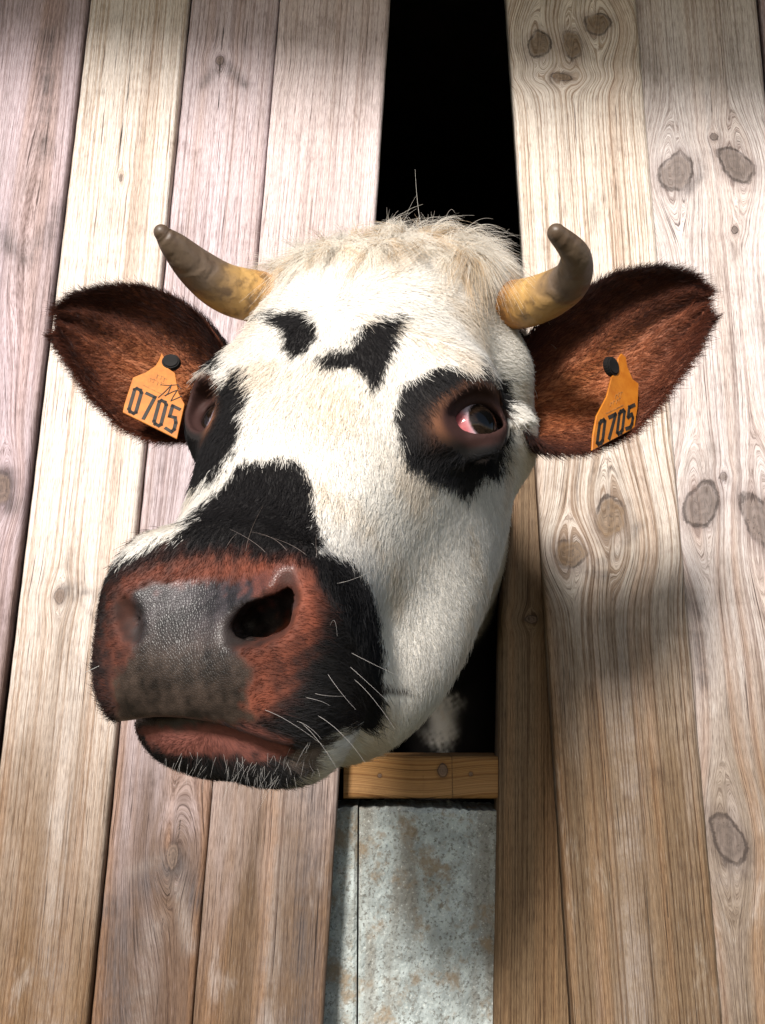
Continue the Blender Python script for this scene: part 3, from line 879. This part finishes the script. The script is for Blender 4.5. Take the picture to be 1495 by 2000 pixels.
m_fur = fur_mat('short fur', .02)
m_hair = fur_mat('long hair', .06, .35, .3)

def curves_obj(name, pts, rad, col, nrm, mat, parent):
    """pts (n, k, 3) -> one hair curves object"""
    n, k = pts.shape[:2]
    hc = bpy.data.hair_curves.new(name)
    hc.add_curves([k] * n)
    hc.attributes['position'].data.foreach_set('vector', np.ascontiguousarray(pts, np.float32).ravel())
    ra = hc.attributes.get('radius') or hc.attributes.new('radius', 'FLOAT', 'POINT')
    ra.data.foreach_set('value', np.ascontiguousarray(rad, np.float32).ravel())
    c4 = np.concatenate([np.clip(col, 0, 1), np.ones((n, 1))], 1)
    fattr(hc, 'hcol', c4, 'FLOAT_COLOR', 'CURVE')
    fattr(hc, 'nrm', nrm, 'FLOAT_VECTOR', 'CURVE')
    hc.materials.append(mat)
    return link(name, hc, parent)

def norm(v): return v / (np.linalg.norm(v, axis=-1, keepdims=True) + 1e-12)
def strands(root, n, flow, length, lift, seg=4, messy=.25, r0=.00022, droop=0.0, taper=.25):
    N = len(root)
    t = norm(flow - n * (flow * n).sum(1, keepdims=True))
    b = np.cross(n, t)
    t = norm(t + b * rng.normal(0, messy, (N, 1)))
    lift = lift * np.exp(rng.normal(0, .35, N))
    s = np.linspace(0, 1, seg)
    P = np.zeros((N, seg, 3))
    curl = rng.normal(0, .12, (N, 1))
    for i, q in enumerate(s):
        P[:, i] = root + length[:, None] * (t * (q * np.cos(lift)[:, None]) + n * ((q - .5 * q * q) * np.sin(lift))[:, None] * 1.3 + b * curl * q * q) + np.array([0, 0, -1]) * (droop * q * q * length[:, None])
    R = r0 * (1 - (1 - taper) * s)[None, :] * np.exp(rng.normal(0, .2, (N, 1)))
    return P, R

# ------------------------------------------------------------------ cow object
cow = link('cow', mesh_np('cow', CWv, CF, m_skin, True))
tag(cow, 'white cow with black patches, horns and red brown ears poking its head through the boards', 'cow')
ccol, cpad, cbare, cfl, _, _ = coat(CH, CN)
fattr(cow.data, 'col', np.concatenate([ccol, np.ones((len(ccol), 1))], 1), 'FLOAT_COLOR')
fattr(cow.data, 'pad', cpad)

# fur roots
T = np.concatenate([CF[:, [0, 1, 2]], CF[:, [0, 2, 3]]])
tri = CWv[T]
cen = tri.mean(1)
area = .5 * np.linalg.norm(np.cross(tri[:, 1] - tri[:, 0], tri[:, 2] - tri[:, 0]), axis=1)
tn = CN[T].mean(1)
vw = norm(CAM - cen)
fac = (tn * vw).sum(1)
wgt = area * (cen[:, 1] < .10) * np.where(fac > -.25, 1.0, .25)
NF = 60000 if 'coarse' in DEV else 330000
pick = rng.choice(len(T), NF, p=wgt / wgt.sum())
r1 = np.sqrt(rng.random((NF, 1))); r2_ = rng.random((NF, 1))
bc = np.concatenate([1 - r1, r1 * (1 - r2_), r1 * r2_], 1)
root = (tri[pick] * bc[..., None]).sum(1)
nor = norm((CN[T[pick]] * bc[..., None]).sum(1))
Hh = w2h(root)
jit = rng.normal(0, .8, NF)
fc, fpad, fbare, fl, fpx, fpy = coat(Hh, nor, jit)
keep = rng.random(NF) > fbare * 1.4
root, nor, Hh, fc, fl, fpx, fpy = [a[keep] for a in (root, nor, Hh, fc, fl, fpx, fpy)]
n_ = len(root)
# growth direction: away from a whorl between the eyes, down the face, backwards on the cheeks
wh = np.array([0.0, .135, .015])
dl = Hh - wh
fh = np.stack([dl[:, 0] * 1.2, dl[:, 1], dl[:, 2] * .3], 1)
fh[:, 1] += np.where(Hh[:, 1] > .16, .08, 0)
mzc = np.array([0, .44, -.03])
toM = norm(Hh - mzc)
wm = sst(Hh[:, 1], .40, .44)[:, None]
fh = norm(fh) * (1 - wm) + (toM * np.array([1, -.6, .6]) + np.array([0, -.2, -.5])) * wm
ck_ = sst(-Hh[:, 2], .08, .16)[:, None] * (1 - wm)
fh = fh + ck_ * np.array([0, .1, -.9])
flow = norm(fh) @ HR.T + .25 * np.stack([vnoise(Hh, 40, 21), vnoise(Hh, 40, 22), vnoise(Hh, 40, 23)], 1)
ln = fl * np.exp(rng.normal(0, .25, n_))
P, R = strands(root, nor, flow, ln, .26 - .06 * wm[:, 0], 4, .22, .00022)
R = R * (1 - .35 * wm)
fcol = fc * np.exp(rng.normal(0, .10, (n_, 1)))
curves_obj('fur', P, R, fcol, nor, m_fur, cow)

# forelock on the poll: clumps of long pale hair
def forelock():
    sel = np.where((Hh[:, 1] < .042) & (Hh[:, 1] > -.045) & (np.abs(Hh[:, 0]) < .098) & (Hh[:, 2] > -.125))[0]
    nc = 420
    g = rng.choice(sel, nc)
    PP, RR, CC, NN = [], [], [], []
    for i in g:
        h = Hh[i]; side = h[0] / .09
        L_ = rng.uniform(.026, .060)
        d0 = np.array([.7 * side + rng.normal(.35, .75), -.16 + rng.normal(0, .22), .20 + rng.normal(0, .28)])
        if h[1] > .006: d0 = np.array([rng.normal(.3, .7), .15 + rng.normal(0, .45), .35])
        d0 = norm((d0 @ HR.T)[None])[0]
        cv = rng.normal(0, 1, 3); cv -= d0 * (cv @ d0); cv = cv / np.linalg.norm(cv) * rng.uniform(.2, 1.1)
        m = int(rng.integers(24, 46))
        s = np.linspace(0, 1, 7)
        base_c = np.array([.80, .74, .65]) * rng.uniform(.85, 1.05)
        if rng.random() < .25: base_c = np.array([.66, .50, .33]) * rng.uniform(.7, 1.1)
        for _ in range(m):
            off = rng.normal(0, .0022, 3); ll = L_ * rng.uniform(.6, 1.15); tip = rng.normal(0, .006, 3)
            ro = root[i] + off - nor[i] * .002
            q = s[:, None]
            PP.append(ro + ll * (d0 * q + cv * q * q * .6 + np.array([0, 0, -.85]) * q * q) + tip * q * q)
            RR.append(.00018 * (1 - .8 * s))
            CC.append(base_c * rng.uniform(.85, 1.15)); NN.append(norm((nor[i] + d0 * .2)[None])[0])
    # a few flyaway hairs
    for i in rng.choice(sel, 9):
        d0 = norm((np.array([rng.normal(.3, .8), -.6, .3 + rng.normal(0, .3)]) @ HR.T)[None])[0]
        s = np.linspace(0, 1, 7)[:, None]; cv = rng.normal(0, .4, 3)
        PP.append(root[i] + rng.uniform(.035, .055) * (d0 * s + cv * s * s)); RR.append(.00016 * (1 - .7 * s[:, 0]))
        CC.append(np.array([.75, .70, .62])); NN.append(nor[i])
    curves_obj('forelock', np.array(PP), np.array(RR), np.array(CC), np.array(NN), m_hair, cow)
forelock()

# whiskers on muzzle and chin
def whiskers():
    PP, RR, CC, NN = [], [], [], []
    def add(px, py, L_, d, r=.00022, c=(.75, .72, .70), curl=.3, sag=.3):
        h = march(px, py, lambda P: sdf_head(P), .30, 1.0)
        if h is None: return
        w0 = h2w(h)
        d = norm(np.asarray(d, float)[None])[0]
        s = np.linspace(0, 1, 8)[:, None]; cv = rng.normal(0, curl, 3)
        PP.append(w0 + L_ * (d * s + cv * s * s + np.array([0, 0, -sag]) * s * s)); RR.append(r * (1 - .75 * s[:, 0])); CC.append(np.array(c)); NN.append(norm((CAM - w0)[None])[0])
    for px, py in [(670, 1160), (690, 1285), (710, 1330), (640, 1340), (600, 1370), (585, 1390), (560, 1400), (690, 1310), (620, 1400), (655, 1230), (575, 1350), (530, 1380)]:
        for _ in range(1):
            add(px + rng.normal(0, 14), py + rng.normal(0, 14), rng.uniform(.025, .048), (rng.normal(.7, .3), -.75, rng.normal(-.25, .35)), r=.00010, c=(.5, .47, .45), curl=.13, sag=.15)
    for px, py in [(190, 1400), (200, 1420), (182, 1380), (186, 1340), (195, 1300), (215, 1425)]:
        add(px, py, rng.uniform(.012, .022), (-.8, -.4, rng.normal(-.1, .3)), c=(.5, .48, .46))
    for px, py in [(560, 1075), (600, 1085), (520, 1080), (480, 1078), (440, 1074), (620, 1090)]:
        add(px, py, rng.uniform(.02, .035), (rng.normal(0, .6), -.6, .6), r=.00015, c=(.25, .2, .18))
    for _ in range(150):
        px = rng.uniform(300, 620); py = rng.uniform(1468, 1528) - max(0, (px - 520)) * .25
        try: add(px, py, rng.uniform(.004, .017), (rng.normal(-.1, .35), -.75, -.9), r=.00008, c=(.42, .40, .38) if rng.random() < .7 else (.02, .02, .02), curl=.15, sag=.2)
        except Exception: pass
    curves_obj('whiskers', np.array(PP), np.array(RR), np.array(CC), np.array(NN), m_hair, cow)
whiskers()

# ------------------------------------------------------------------ eyes
def eyeball(sgn, gaze_px):
    c, n, a, b = eye_frame(sgn)
    cw = h2w(c)
    d = FW + RT * ((gaze_px[0] - CX) / FPX) + UP * ((CY - gaze_px[1]) / FPX); d = norm(d[None])[0]
    oc = CAM - cw; bq = oc @ d; disc = bq * bq - (oc @ oc - EYE_R ** 2)
    hit = CAM + d * (-bq - math.sqrt(max(disc, 0)))
    gz = norm((hit - cw)[None])[0]
    inner = norm((a @ HR.T)[None])[0]
    bm = bmesh.new(); bmesh.ops.create_uvsphere(bm, u_segments=96, v_segments=64, radius=EYE_R)
    me = bpy.data.meshes.new('eye'); bm.to_mesh(me); bm.free()
    V = np.zeros(len(me.vertices) * 3); me.vertices.foreach_get('co', V); V = V.reshape(-1, 3)
    u = norm(V); ang = np.arccos(np.clip(u @ gz, -1, 1))
    side = u @ inner
    scl = np.array([.46, .40, .45])[None] * (1 + .05 * vnoise(V, 500, 5)[:, None])
    pk = sst(side, .25, .62)[:, None]
    scl = scl * (1 - pk) + np.array([.36, .10, .11]) * pk
    vein = sst(np.abs(vnoise(V, 420, 15)), .12, 0)[:, None] * .35
    scl = scl * (1 - vein) + np.array([.5, .12, .12]) * vein
    col = scl
    iris = np.array([.010, .006, .004])[None] * (1 + .5 * vnoise(V, 1400, 6)[:, None])
    m = sst(-ang, -.70, -.62)[:, None]; col = col * (1 - m) + iris * m
    q = np.hypot((u - gz) @ norm(np.cross(gz, np.array([0, 0, 1.]))[None])[0] / .42, (u - gz) @ np.array([0, 0, 1.]) / .26)
    m = (sst(-q, -1.05, -.9) * (ang < 1))[:, None]; col = col * (1 - m) + .002 * m
    # cornea bulge
    V = V + u * (.0012 * sst(-ang, -.75, -.3))[:, None]
    me.vertices.foreach_set('co', V.ravel()); me.update()
    me.polygons.foreach_set('use_smooth', np.ones(len(me.polygons), bool))
    fattr(me, 'col', np.concatenate([np.clip(col, 0, 1), np.ones((len(col), 1))], 1), 'FLOAT_COLOR')
    me.materials.append(m_eye)
    o = link('eye', me, cow); o.location = cw
    o['label'] = 'dark glossy eye showing pink and white at its inner corner' if sgn > 0 else 'dark eye half hidden at the edge of the face'
_k = NT('wet eye'); _k.bsdf(_k.attr('col').outputs['Color'], .08, .22); m_eye = _k.m
eyeball(1, (952, 818)); eyeball(-1, (386, 810))

# ------------------------------------------------------------------ horns
def horn_mat():
    k = NT('horn')
    t = k.attr('t').outputs['Fac']
    tc = k.n('TexCoord').outputs['Object']
    nz = k.noise(tc, 60, 5, .6); n2 = k.noise(tc, 22, 3, .6)
    tt = k.math('ADD', t, k.math('MULTIPLY', k.math('SUBTRACT', n2, .5), .35))
    c = k.mix(k.rng(tt, .02, .35), (0.42, 0.175, 0.040), (0.42, 0.25, 0.085))
    c = k.mix(k.rng(tt, .36, .60), c, (0.115, 0.080, 0.056))
    c = k.mix(k.rng(tt, .66, .95), c, (0.075, 0.05, 0.032))
    c = k.mix(k.rng(nz, .50, .68, 0, .65), c, (0.07, 0.042, 0.028))
    ringv = k.math('SINE', k.math('MULTIPLY', tt, 60.0))
    k.bump(k.math('ADD', nz, k.math('MULTIPLY', ringv, .3)), .7, .0014)
    return k.bsdf(c, .46, .4)
m_horn = horn_mat()
def horn(path, radii, label):
    """path: (px, py, Y) control points; radii in metres"""
    pts = np.array([unproj(a, b, y) for a, b, y in path]); n = len(pts)
    S = np.linspace(0, n - 1, 60)
    def cr(A, s):
        i = np.clip(np.floor(s).astype(int), 0, n - 2); f = (s - i)
        g = lambda j: A[np.clip(j, 0, n - 1)]
        f = f.reshape(-1, *([1] * (A.ndim - 1)))
        return .5 * (2 * g(i) + (g(i + 1) - g(i - 1)) * f + (2 * g(i - 1) - 5 * g(i) + 4 * g(i + 1) - g(i + 2)) * f ** 2 + (3 * g(i) - g(i - 1) - 3 * g(i + 1) + g(i + 2)) * f ** 3)
    C_ = cr(pts, S); Rr = np.maximum(cr(np.array(radii, float), S), .002)
    tg = norm(np.gradient(C_, axis=0))
    V, F, Tt = [], [], []
    u = norm(np.cross(tg[0], [0, 0, 1])[None])[0]
    m = 28
    for i in range(60):
        u = u - tg[i] * (u @ tg[i]); u /= np.linalg.norm(u); v = np.cross(tg[i], u)
        for j in range(m):
            a = 2 * math.pi * j / m
            V.append(C_[i] + Rr[i] * (1 + .015 * math.sin(3 * a + i * .2)) * (u * math.cos(a) + v * math.sin(a))); Tt.append(i / 59)
    nb = len(V)
    for k_ in range(1, 6):                       # rounded tip
        fr = k_ / 6 * math.pi / 2
        for j in range(m):
            a = 2 * math.pi * j / m
            V.append(C_[-1] + tg[-1] * Rr[-1] * math.sin(fr) * 1.1 + Rr[-1] * math.cos(fr) * (u * math.cos(a) + v * math.sin(a))); Tt.append(1.0)
    rows = 65
    for i in range(rows - 1):
        for j in range(m):
            F.append((i * m + j, i * m + (j + 1) % m, (i + 1) * m + (j + 1) % m, (i + 1) * m + j))
    V.append(C_[-1] + tg[-1] * Rr[-1] * 1.1); Tt.append(1.0)
    for j in range(m): F.append(((rows - 1) * m + j, (rows - 1) * m + (j + 1) % m, len(V) - 1))
    me = mesh_np('horn', V, F, m_horn, True)
    fattr(me, 't', np.array(Tt))
    o = link('horn', me, cow); o['label'] = label
horn([(545, 588, -.395), (500, 580, -.405), (440, 562, -.425), (385, 525, -.450), (340, 480, -.475), (318, 456, -.485)],
     [.0250, .0255, .0235, .0192, .0130, .0076], 'straight looking horn with dark tip')
horn([(985, 596, -.450), (1025, 592, -.465), (1072, 577, -.49), (1116, 545, -.52), (1124, 500, -.55), (1088, 456, -.57)],
     [.0225, .0222, .0205, .0168, .0122, .0075], 'horn curling inward at its tip')

# ------------------------------------------------------------------ ears
def ear_mat():
    k = NT('ear skin')
    ins = k.attr('inside').outputs['Fac']
    tc = k.n('TexCoord').outputs['Object']
    nz = k.noise(tc, 40, 4, .6)
    c = k.mix(k.rng(nz, .35, .65), (0.080, 0.024, 0.012), (0.15, 0.045, 0.02))
    c = k.mix(k.math('MULTIPLY', ins, .8), c, (0.36, 0.12, 0.04))  # orange glow of light in the ear, put into the base colour
    return k.bsdf(c, .7, .3)
m_ear = ear_mat()
def curve_px(pts, s):
    P = np.array(pts, float)
    L_ = np.concatenate([[0], np.cumsum(np.hypot(*np.diff(P, axis=0).T))]); L_ /= L_[-1]
    Q = np.stack([np.interp(np.linspace(0, 1, 400), L_, P[:, i]) for i in range(2)], 1)
    kk = np.ones(31) / 31
    Q2 = np.stack([np.convolve(np.pad(Q[:, i], 15, mode='reflect', reflect_type='odd'), kk, 'valid') for i in range(2)], 1)
    return np.stack([np.interp(s, np.linspace(0, 1, 400), Q2[:, i]) for i in range(2)], 1)
EARS = []
def ear(top, bot, Yb, Yt, cup, label, sgn):
    ns, nt_ = 44, 31
    s = np.linspace(0, 1, ns)
    Tp, Bp = curve_px(top, s), curve_px(bot, s)
    t = np.linspace(-1, 1, nt_)
    Fr = np.zeros((ns, nt_, 3))
    for i in range(ns):
        Yi = Yb + (Yt - Yb) * s[i]
        A_ = unproj(*Tp[i], Yi - .012 * math.sin(math.pi * s[i])); B_ = unproj(*Bp[i], Yi)
        wd = np.linalg.norm(A_ - B_)
        for j, q in enumerate(t):
            f = (q + 1) / 2
            p_ = A_ * (1 - f) + B_ * f
            dep = cup * (1 - abs(q) ** 2.4) * min(1, wd / .10) * (1.15 - .75 * s[i])
            p_ = p_ + np.array([-sgn * .15, 1, .12]) * dep
            p_ = p_ + np.array([0, -1, 0]) * .003 * math.sin(9 * q + 7 * s[i])
            Fr[i, j] = p_
    du = np.gradient(Fr, axis=0); dv = np.gradient(Fr, axis=1)
    N_ = norm(np.cross(du, dv))
    if (N_[ns // 2, nt_ // 2] @ (CAM - Fr[ns // 2, nt_ // 2])) < 0: N_ = -N_
    th = .009 * (1 - np.abs(t) ** 6)[None, :, None] + .0025
    Bk = Fr - N_ * th
    V = np.concatenate([Fr.reshape(-1, 3), Bk.reshape(-1, 3)])
    idx = np.arange(ns * nt_).reshape(ns, nt_); o_ = ns * nt_
    F = [(idx[i, j], idx[i + 1, j], idx[i + 1, j + 1], idx[i, j + 1]) for i in range(ns - 1) for j in range(nt_ - 1)]
    F += [(idx[i, j] + o_, idx[i, j + 1] + o_, idx[i + 1, j + 1] + o_, idx[i + 1, j] + o_) for i in range(ns - 1) for j in range(nt_ - 1)]
    rim = [idx[i, 0] for i in range(ns)] + [idx[-1, j] for j in range(1, nt_)] + [idx[i, -1] for i in range(ns - 2, -1, -1)] + [idx[0, j] for j in range(nt_ - 2, 0, -1)]
    F += [(a, b, b + o_, a + o_) for a, b in zip(rim, rim[1:] + rim[:1])]
    me = mesh_np('ear', V, F, m_ear, True)
    bmt = bmesh.new(); bmt.from_mesh(me); bmesh.ops.recalc_face_normals(bmt, faces=bmt.faces[:]); bmt.to_mesh(me); bmt.free()
    ii = (np.exp(-((t[None, :] - .15) / .55) ** 2) * np.exp(-((s[:, None] - .42) / .30) ** 2))
    fattr(me, 'inside', np.concatenate([ii.ravel(), np.zeros(o_)]))
    o = link('ear', me, cow); o['label'] = label
    # ear hair
    def samp(G, NG, n, wfun):
        a = rng.integers(0, ns - 1, n * 3); b = rng.integers(0, nt_ - 1, n * 3)
        k_ = rng.random(n * 3) < wfun(s[a], t[b]); a, b = a[k_][:n], b[k_][:n]
        f1, f2 = rng.random((len(a), 1)), rng.random((len(a), 1))
        p_ = G[a, b] * (1 - f1) * (1 - f2) + G[a + 1, b] * f1 * (1 - f2) + G[a, b + 1] * (1 - f1) * f2 + G[a + 1, b + 1] * f1 * f2
        return p_, NG[a, b], a, b
    along = norm(du); across = norm(dv)
    ndev = .35 if 'coarse' in DEV else 1.0
    for G, NG, n, inside in ((Fr, N_, int(14000 * ndev), True), (Bk, -N_, int(14000 * ndev), False)):
        p_, n2_, a, b = samp(G, NG, n, (lambda q, w_: .35 + .65 * np.abs(w_)) if inside else (lambda q, w_: np.ones_like(q)))
        fl_ = along[a, b] * .9 + across[a, b] * (t[b] * 1.0)[:, None]
        ln_ = np.where(np.abs(t[b]) > .75, .011, .009) * np.exp(rng.normal(0, .25, len(a)))
        PP, RR = strands(p_, n2_, fl_, ln_, np.full(len(a), .35 if inside else .2), 5, .30, .00020, droop=.1)
        lit = ii[a, b][:, None] if inside else np.zeros((len(a), 1))
        base = np.array([.075, .020, .009]) * (1 - .85 * lit) + np.array([.24, .066, .020]) * .85 * lit  # same glow painted into the hair of the ear's centre
        edge = (sst(np.abs(t[b]), .5, 1.0) * .6)[:, None]
        base = base * (1 - edge) + np.array([.052, .014, .008]) * edge
        cc_ = base * np.exp(rng.normal(0, .3, (len(a), 1)))
        EARS.append((PP, RR, cc_, norm(n2_ + .3 * rng.normal(size=n2_.shape)), o))
    # fringe along the rim
    rims = []
    for j, sg in ((0, -1), (nt_ - 1, 1)):
        a = rng.integers(1, ns - 1, int(2200 * ndev))
        f1 = rng.random((len(a), 1))
        p_ = Fr[a, j] * (1 - f1) + Fr[np.minimum(a + 1, ns - 1), j] * f1
        out = across[a, j] * sg
        d_ = norm(out + along[a, j] * rng.normal(.5, .35, (len(a), 1)) + N_[a, j] * rng.normal(0, .35, (len(a), 1)))
        ln_ = rng.uniform(.004, .012, len(a)); q = np.linspace(0, 1, 5)
        PP = p_[:, None, :] + d_[:, None, :] * (ln_[:, None] * q[None])[..., None] + np.array([0, 0, -.25]) * (ln_[:, None] * q[None] ** 2)[..., None]
        RR = np.repeat((.00018 * (1 - .75 * q))[None], len(a), 0)
        EARS.append((PP, RR, np.array([.075, .022, .012]) * np.exp(rng.normal(0, .4, (len(a), 1))), norm(d_ * .5 + N_[a, j]), o))
    return Fr, N_
eL = ear([(452, 720), (428, 668), (392, 618), (345, 586), (280, 565), (205, 565), (140, 580), (111, 608)],
         [(440, 800), (420, 835), (380, 852), (300, 856), (240, 832), (180, 772), (135, 695), (112, 650)], -.362, -.372, .050,
         'red brown ear beside the half hidden eye', -1)
eR = ear([(985, 760), (1018, 690), (1060, 632), (1110, 592), (1200, 540), (1290, 524), (1352, 536), (1383, 570)],
         [(1000, 800), (1030, 850), (1075, 878), (1150, 878), (1236, 842), (1292, 778), (1352, 690), (1384, 612)], -.425, -.415, .055,
         'red brown ear behind the curled horn', 1)
for o in {e[4].name: e[4] for e in EARS}.values():
    es = [e for e in EARS if e[4] is o]
    curves_obj('ear_fur', *[np.concatenate([e[i] for e in es]) for i in range(4)], m_fur, o)

# ------------------------------------------------------------------ ear tags
def tag_mat():
    k = NT('orange tag plastic')
    tc = k.n('TexCoord').outputs['Object']
    f = k.noise(tc, 90, 5, .65)
    c = k.mix(k.rng(f, .3, .7), (0.36, 0.105, 0.007), (0.44, 0.15, 0.013))
    c = k.mix(k.rng(k.noise(tc, 35, 4, .6), .6, .78, 0, .45), c, (0.25, 0.09, 0.02))
    return k.bsdf(c, .42, .4)
m_tag = tag_mat(); m_ink = simple('black tag ink', (.02, .016, .013), .6, .3, 200, .3); m_pin = simple('black tag stud', (.010, .009, .009), .7, .15, 60)
m_faint = simple('faded tag print', (.30, .12, .03), .6, .3, 200, .3)
DIG = {'0': [((.12, .08), (.12, .92)), ((.12, .92), (.30, 1.0)), ((.30, 1.0), (.70, 1.0)), ((.70, 1.0), (.88, .92)), ((.88, .92), (.88, .08)), ((.88, .08), (.70, 0)), ((.70, 0), (.30, 0)), ((.30, 0), (.12, .08))],
       '7': [((.05, 1.0), (.95, 1.0)), ((.95, 1.0), (.42, 0))],
       '5': [((.90, 1.0), (.15, 1.0)), ((.15, 1.0), (.12, .55)), ((.12, .55), (.70, .60)), ((.70, .60), (.90, .42)), ((.90, .42), (.90, .14)), ((.90, .14), (.70, 0)), ((.70, 0), (.08, .03))]}
def ear_tag(outline, BL, BR, UL, pin, label, scribble):
    """outline: pixels of the tag's edge; BL/BR/UL: (px, py, Y) of three corners that fix its plane"""
    A, B, Cc = [unproj(*q) for q in (BL, BR, UL)]
    n = norm(np.cross(B - A, Cc - A)[None])[0]
    if n @ (CAM - A) < 0: n = -n
    def on(px, py):
        d = FW + RT * ((px - CX) / FPX) + UP * ((CY - py) / FPX)
        return CAM + d * (((A - CAM) @ n) / (d @ n))
    rt_ = link('ear_tag', None); rt_.location = on(*pin)
    org = np.array(rt_.location)
    tag(rt_, label, 'ear tag', 'orange ear tags')
    pts = [on(*q) - org for q in outline]; m = len(pts)
    th = .0018
    bm = bmesh.new()
    f_ = bm.faces.new([bm.verts.new(p) for p in pts])
    r = bmesh.ops.extrude_face_region(bm, geom=[f_])
    for v in r['geom']:
        if isinstance(v, bmesh.types.BMVert): v.co -= Vector(n) * th
    bmesh.ops.recalc_face_normals(bm, faces=bm.faces[:])
    bmesh.ops.bevel(bm, geom=[e for e in bm.edges], offset=.0004, segments=1, affect='EDGES')
    me = bpy.data.meshes.new('panel'); bm.to_mesh(me); bm.free(); me.materials.append(m_tag)
    link('panel', me, rt_)
    e1, e2 = B - A, Cc - A
    def strokes(name, segs, wd, mat, lift=.0004):
        V, F = [], []
        for (a, b) in segs:
            p, q = A + e1 * a[0] + e2 * a[1], A + e1 * b[0] + e2 * b[1]
            d = norm((q - p)[None])[0]; s_ = np.cross(n, d) * wd / 2
            p = p - d * wd * .45; q = q + d * wd * .45
            k0 = len(V)
            for base in (n * lift, -n * .0002):
                V += [p - s_ + base - org, p + s_ + base - org, q + s_ + base - org, q - s_ + base - org]
            F += [(k0, k0 + 1, k0 + 2, k0 + 3), (k0, k0 + 4, k0 + 5, k0 + 1), (k0 + 1, k0 + 5, k0 + 6, k0 + 2), (k0 + 2, k0 + 6, k0 + 7, k0 + 3), (k0 + 3, k0 + 7, k0 + 4, k0)]
        me = mesh_np(name, V, F, mat)
        bm = bmesh.new(); bm.from_mesh(me); bmesh.ops.recalc_face_normals(bm, faces=bm.faces[:]); bm.to_mesh(me); bm.free()
        link(name, me, rt_)
    x0, dx, wdg = .07, .232, .165
    for i, ch in enumerate('0705'):
        strokes('digit', [((x0 + i * dx + a[0] * wdg, .10 + a[1] * .66), (x0 + i * dx + b[0] * wdg, .10 + b[1] * .66)) for a, b in DIG[ch]], .0034, m_ink)
    fp = []
    for (xx, yy) in ((.30, 1.10), (.36, 1.12), (.44, 1.10), (.50, 1.13), (.40, 1.28), (.47, 1.30), (.53, 1.28)):
        fp += [((xx, yy), (xx, yy + .09)), ((xx, yy + .09), (xx + .035, yy + .09))]
    fp += [((.22, .93), (.62, .93))]
    strokes('small_print', fp, .0009, m_faint, .0003)
    if scribble:
        q = [(.52, .80), (.60, 1.02), (.68, 1.28), (.66, 1.02), (.62, .92), (.72, 1.10), (.80, 1.22), (.76, 1.0), (.74, .86), (.84, 1.02), (.90, 1.12)]
        strokes('handwriting', list(zip(q[:-1], q[1:])), .0007, m_ink, .0006)
        q = [(.50, 1.15), (.62, 1.22), (.78, 1.36), (.86, 1.30)]
        strokes('handwriting', list(zip(q[:-1], q[1:])), .0006, m_ink, .0005)
    bm = bmesh.new(); bmesh.ops.create_cone(bm, cap_ends=True, segments=24, radius1=.0105, radius2=.0085, depth=.006)
    bmesh.ops.bevel(bm, geom=bm.edges[:], offset=.0012, segments=2, affect='EDGES')
    me = bpy.data.meshes.new('stud'); bm.to_mesh(me); bm.free(); me.materials.append(m_pin)
    so = link('stud', me, rt_)
    so.location = Vector(n * -.001); so.rotation_euler = Vector(n).to_track_quat('Z', 'Y').to_euler()
ear_tag([(316, 689), (321, 697), (323, 708), (330, 720), (342, 728), (349, 767), (361, 789), (346, 857), (240, 805), (243, 790), (260, 737), (285, 727), (304, 714), (311, 703)],
        (240, 805, -.392), (346, 857, -.395), (260, 737, -.380), (334, 706),
        'orange ear tag 0705 with scrawled handwriting, in the ear beside the half hidden eye', True)
ear_tag([(1215, 690), (1223, 697), (1226, 716), (1236, 740), (1248, 749), (1246, 795), (1240, 836), (1157, 880), (1159, 850), (1166, 812), (1186, 774), (1195, 738), (1207, 716), (1208, 700)],
        (1157, 880, -.462), (1240, 836, -.420), (1166, 812, -.455), (1197, 715),
        'orange ear tag 0705 turned edgeways in the ear behind the curled horn', False)
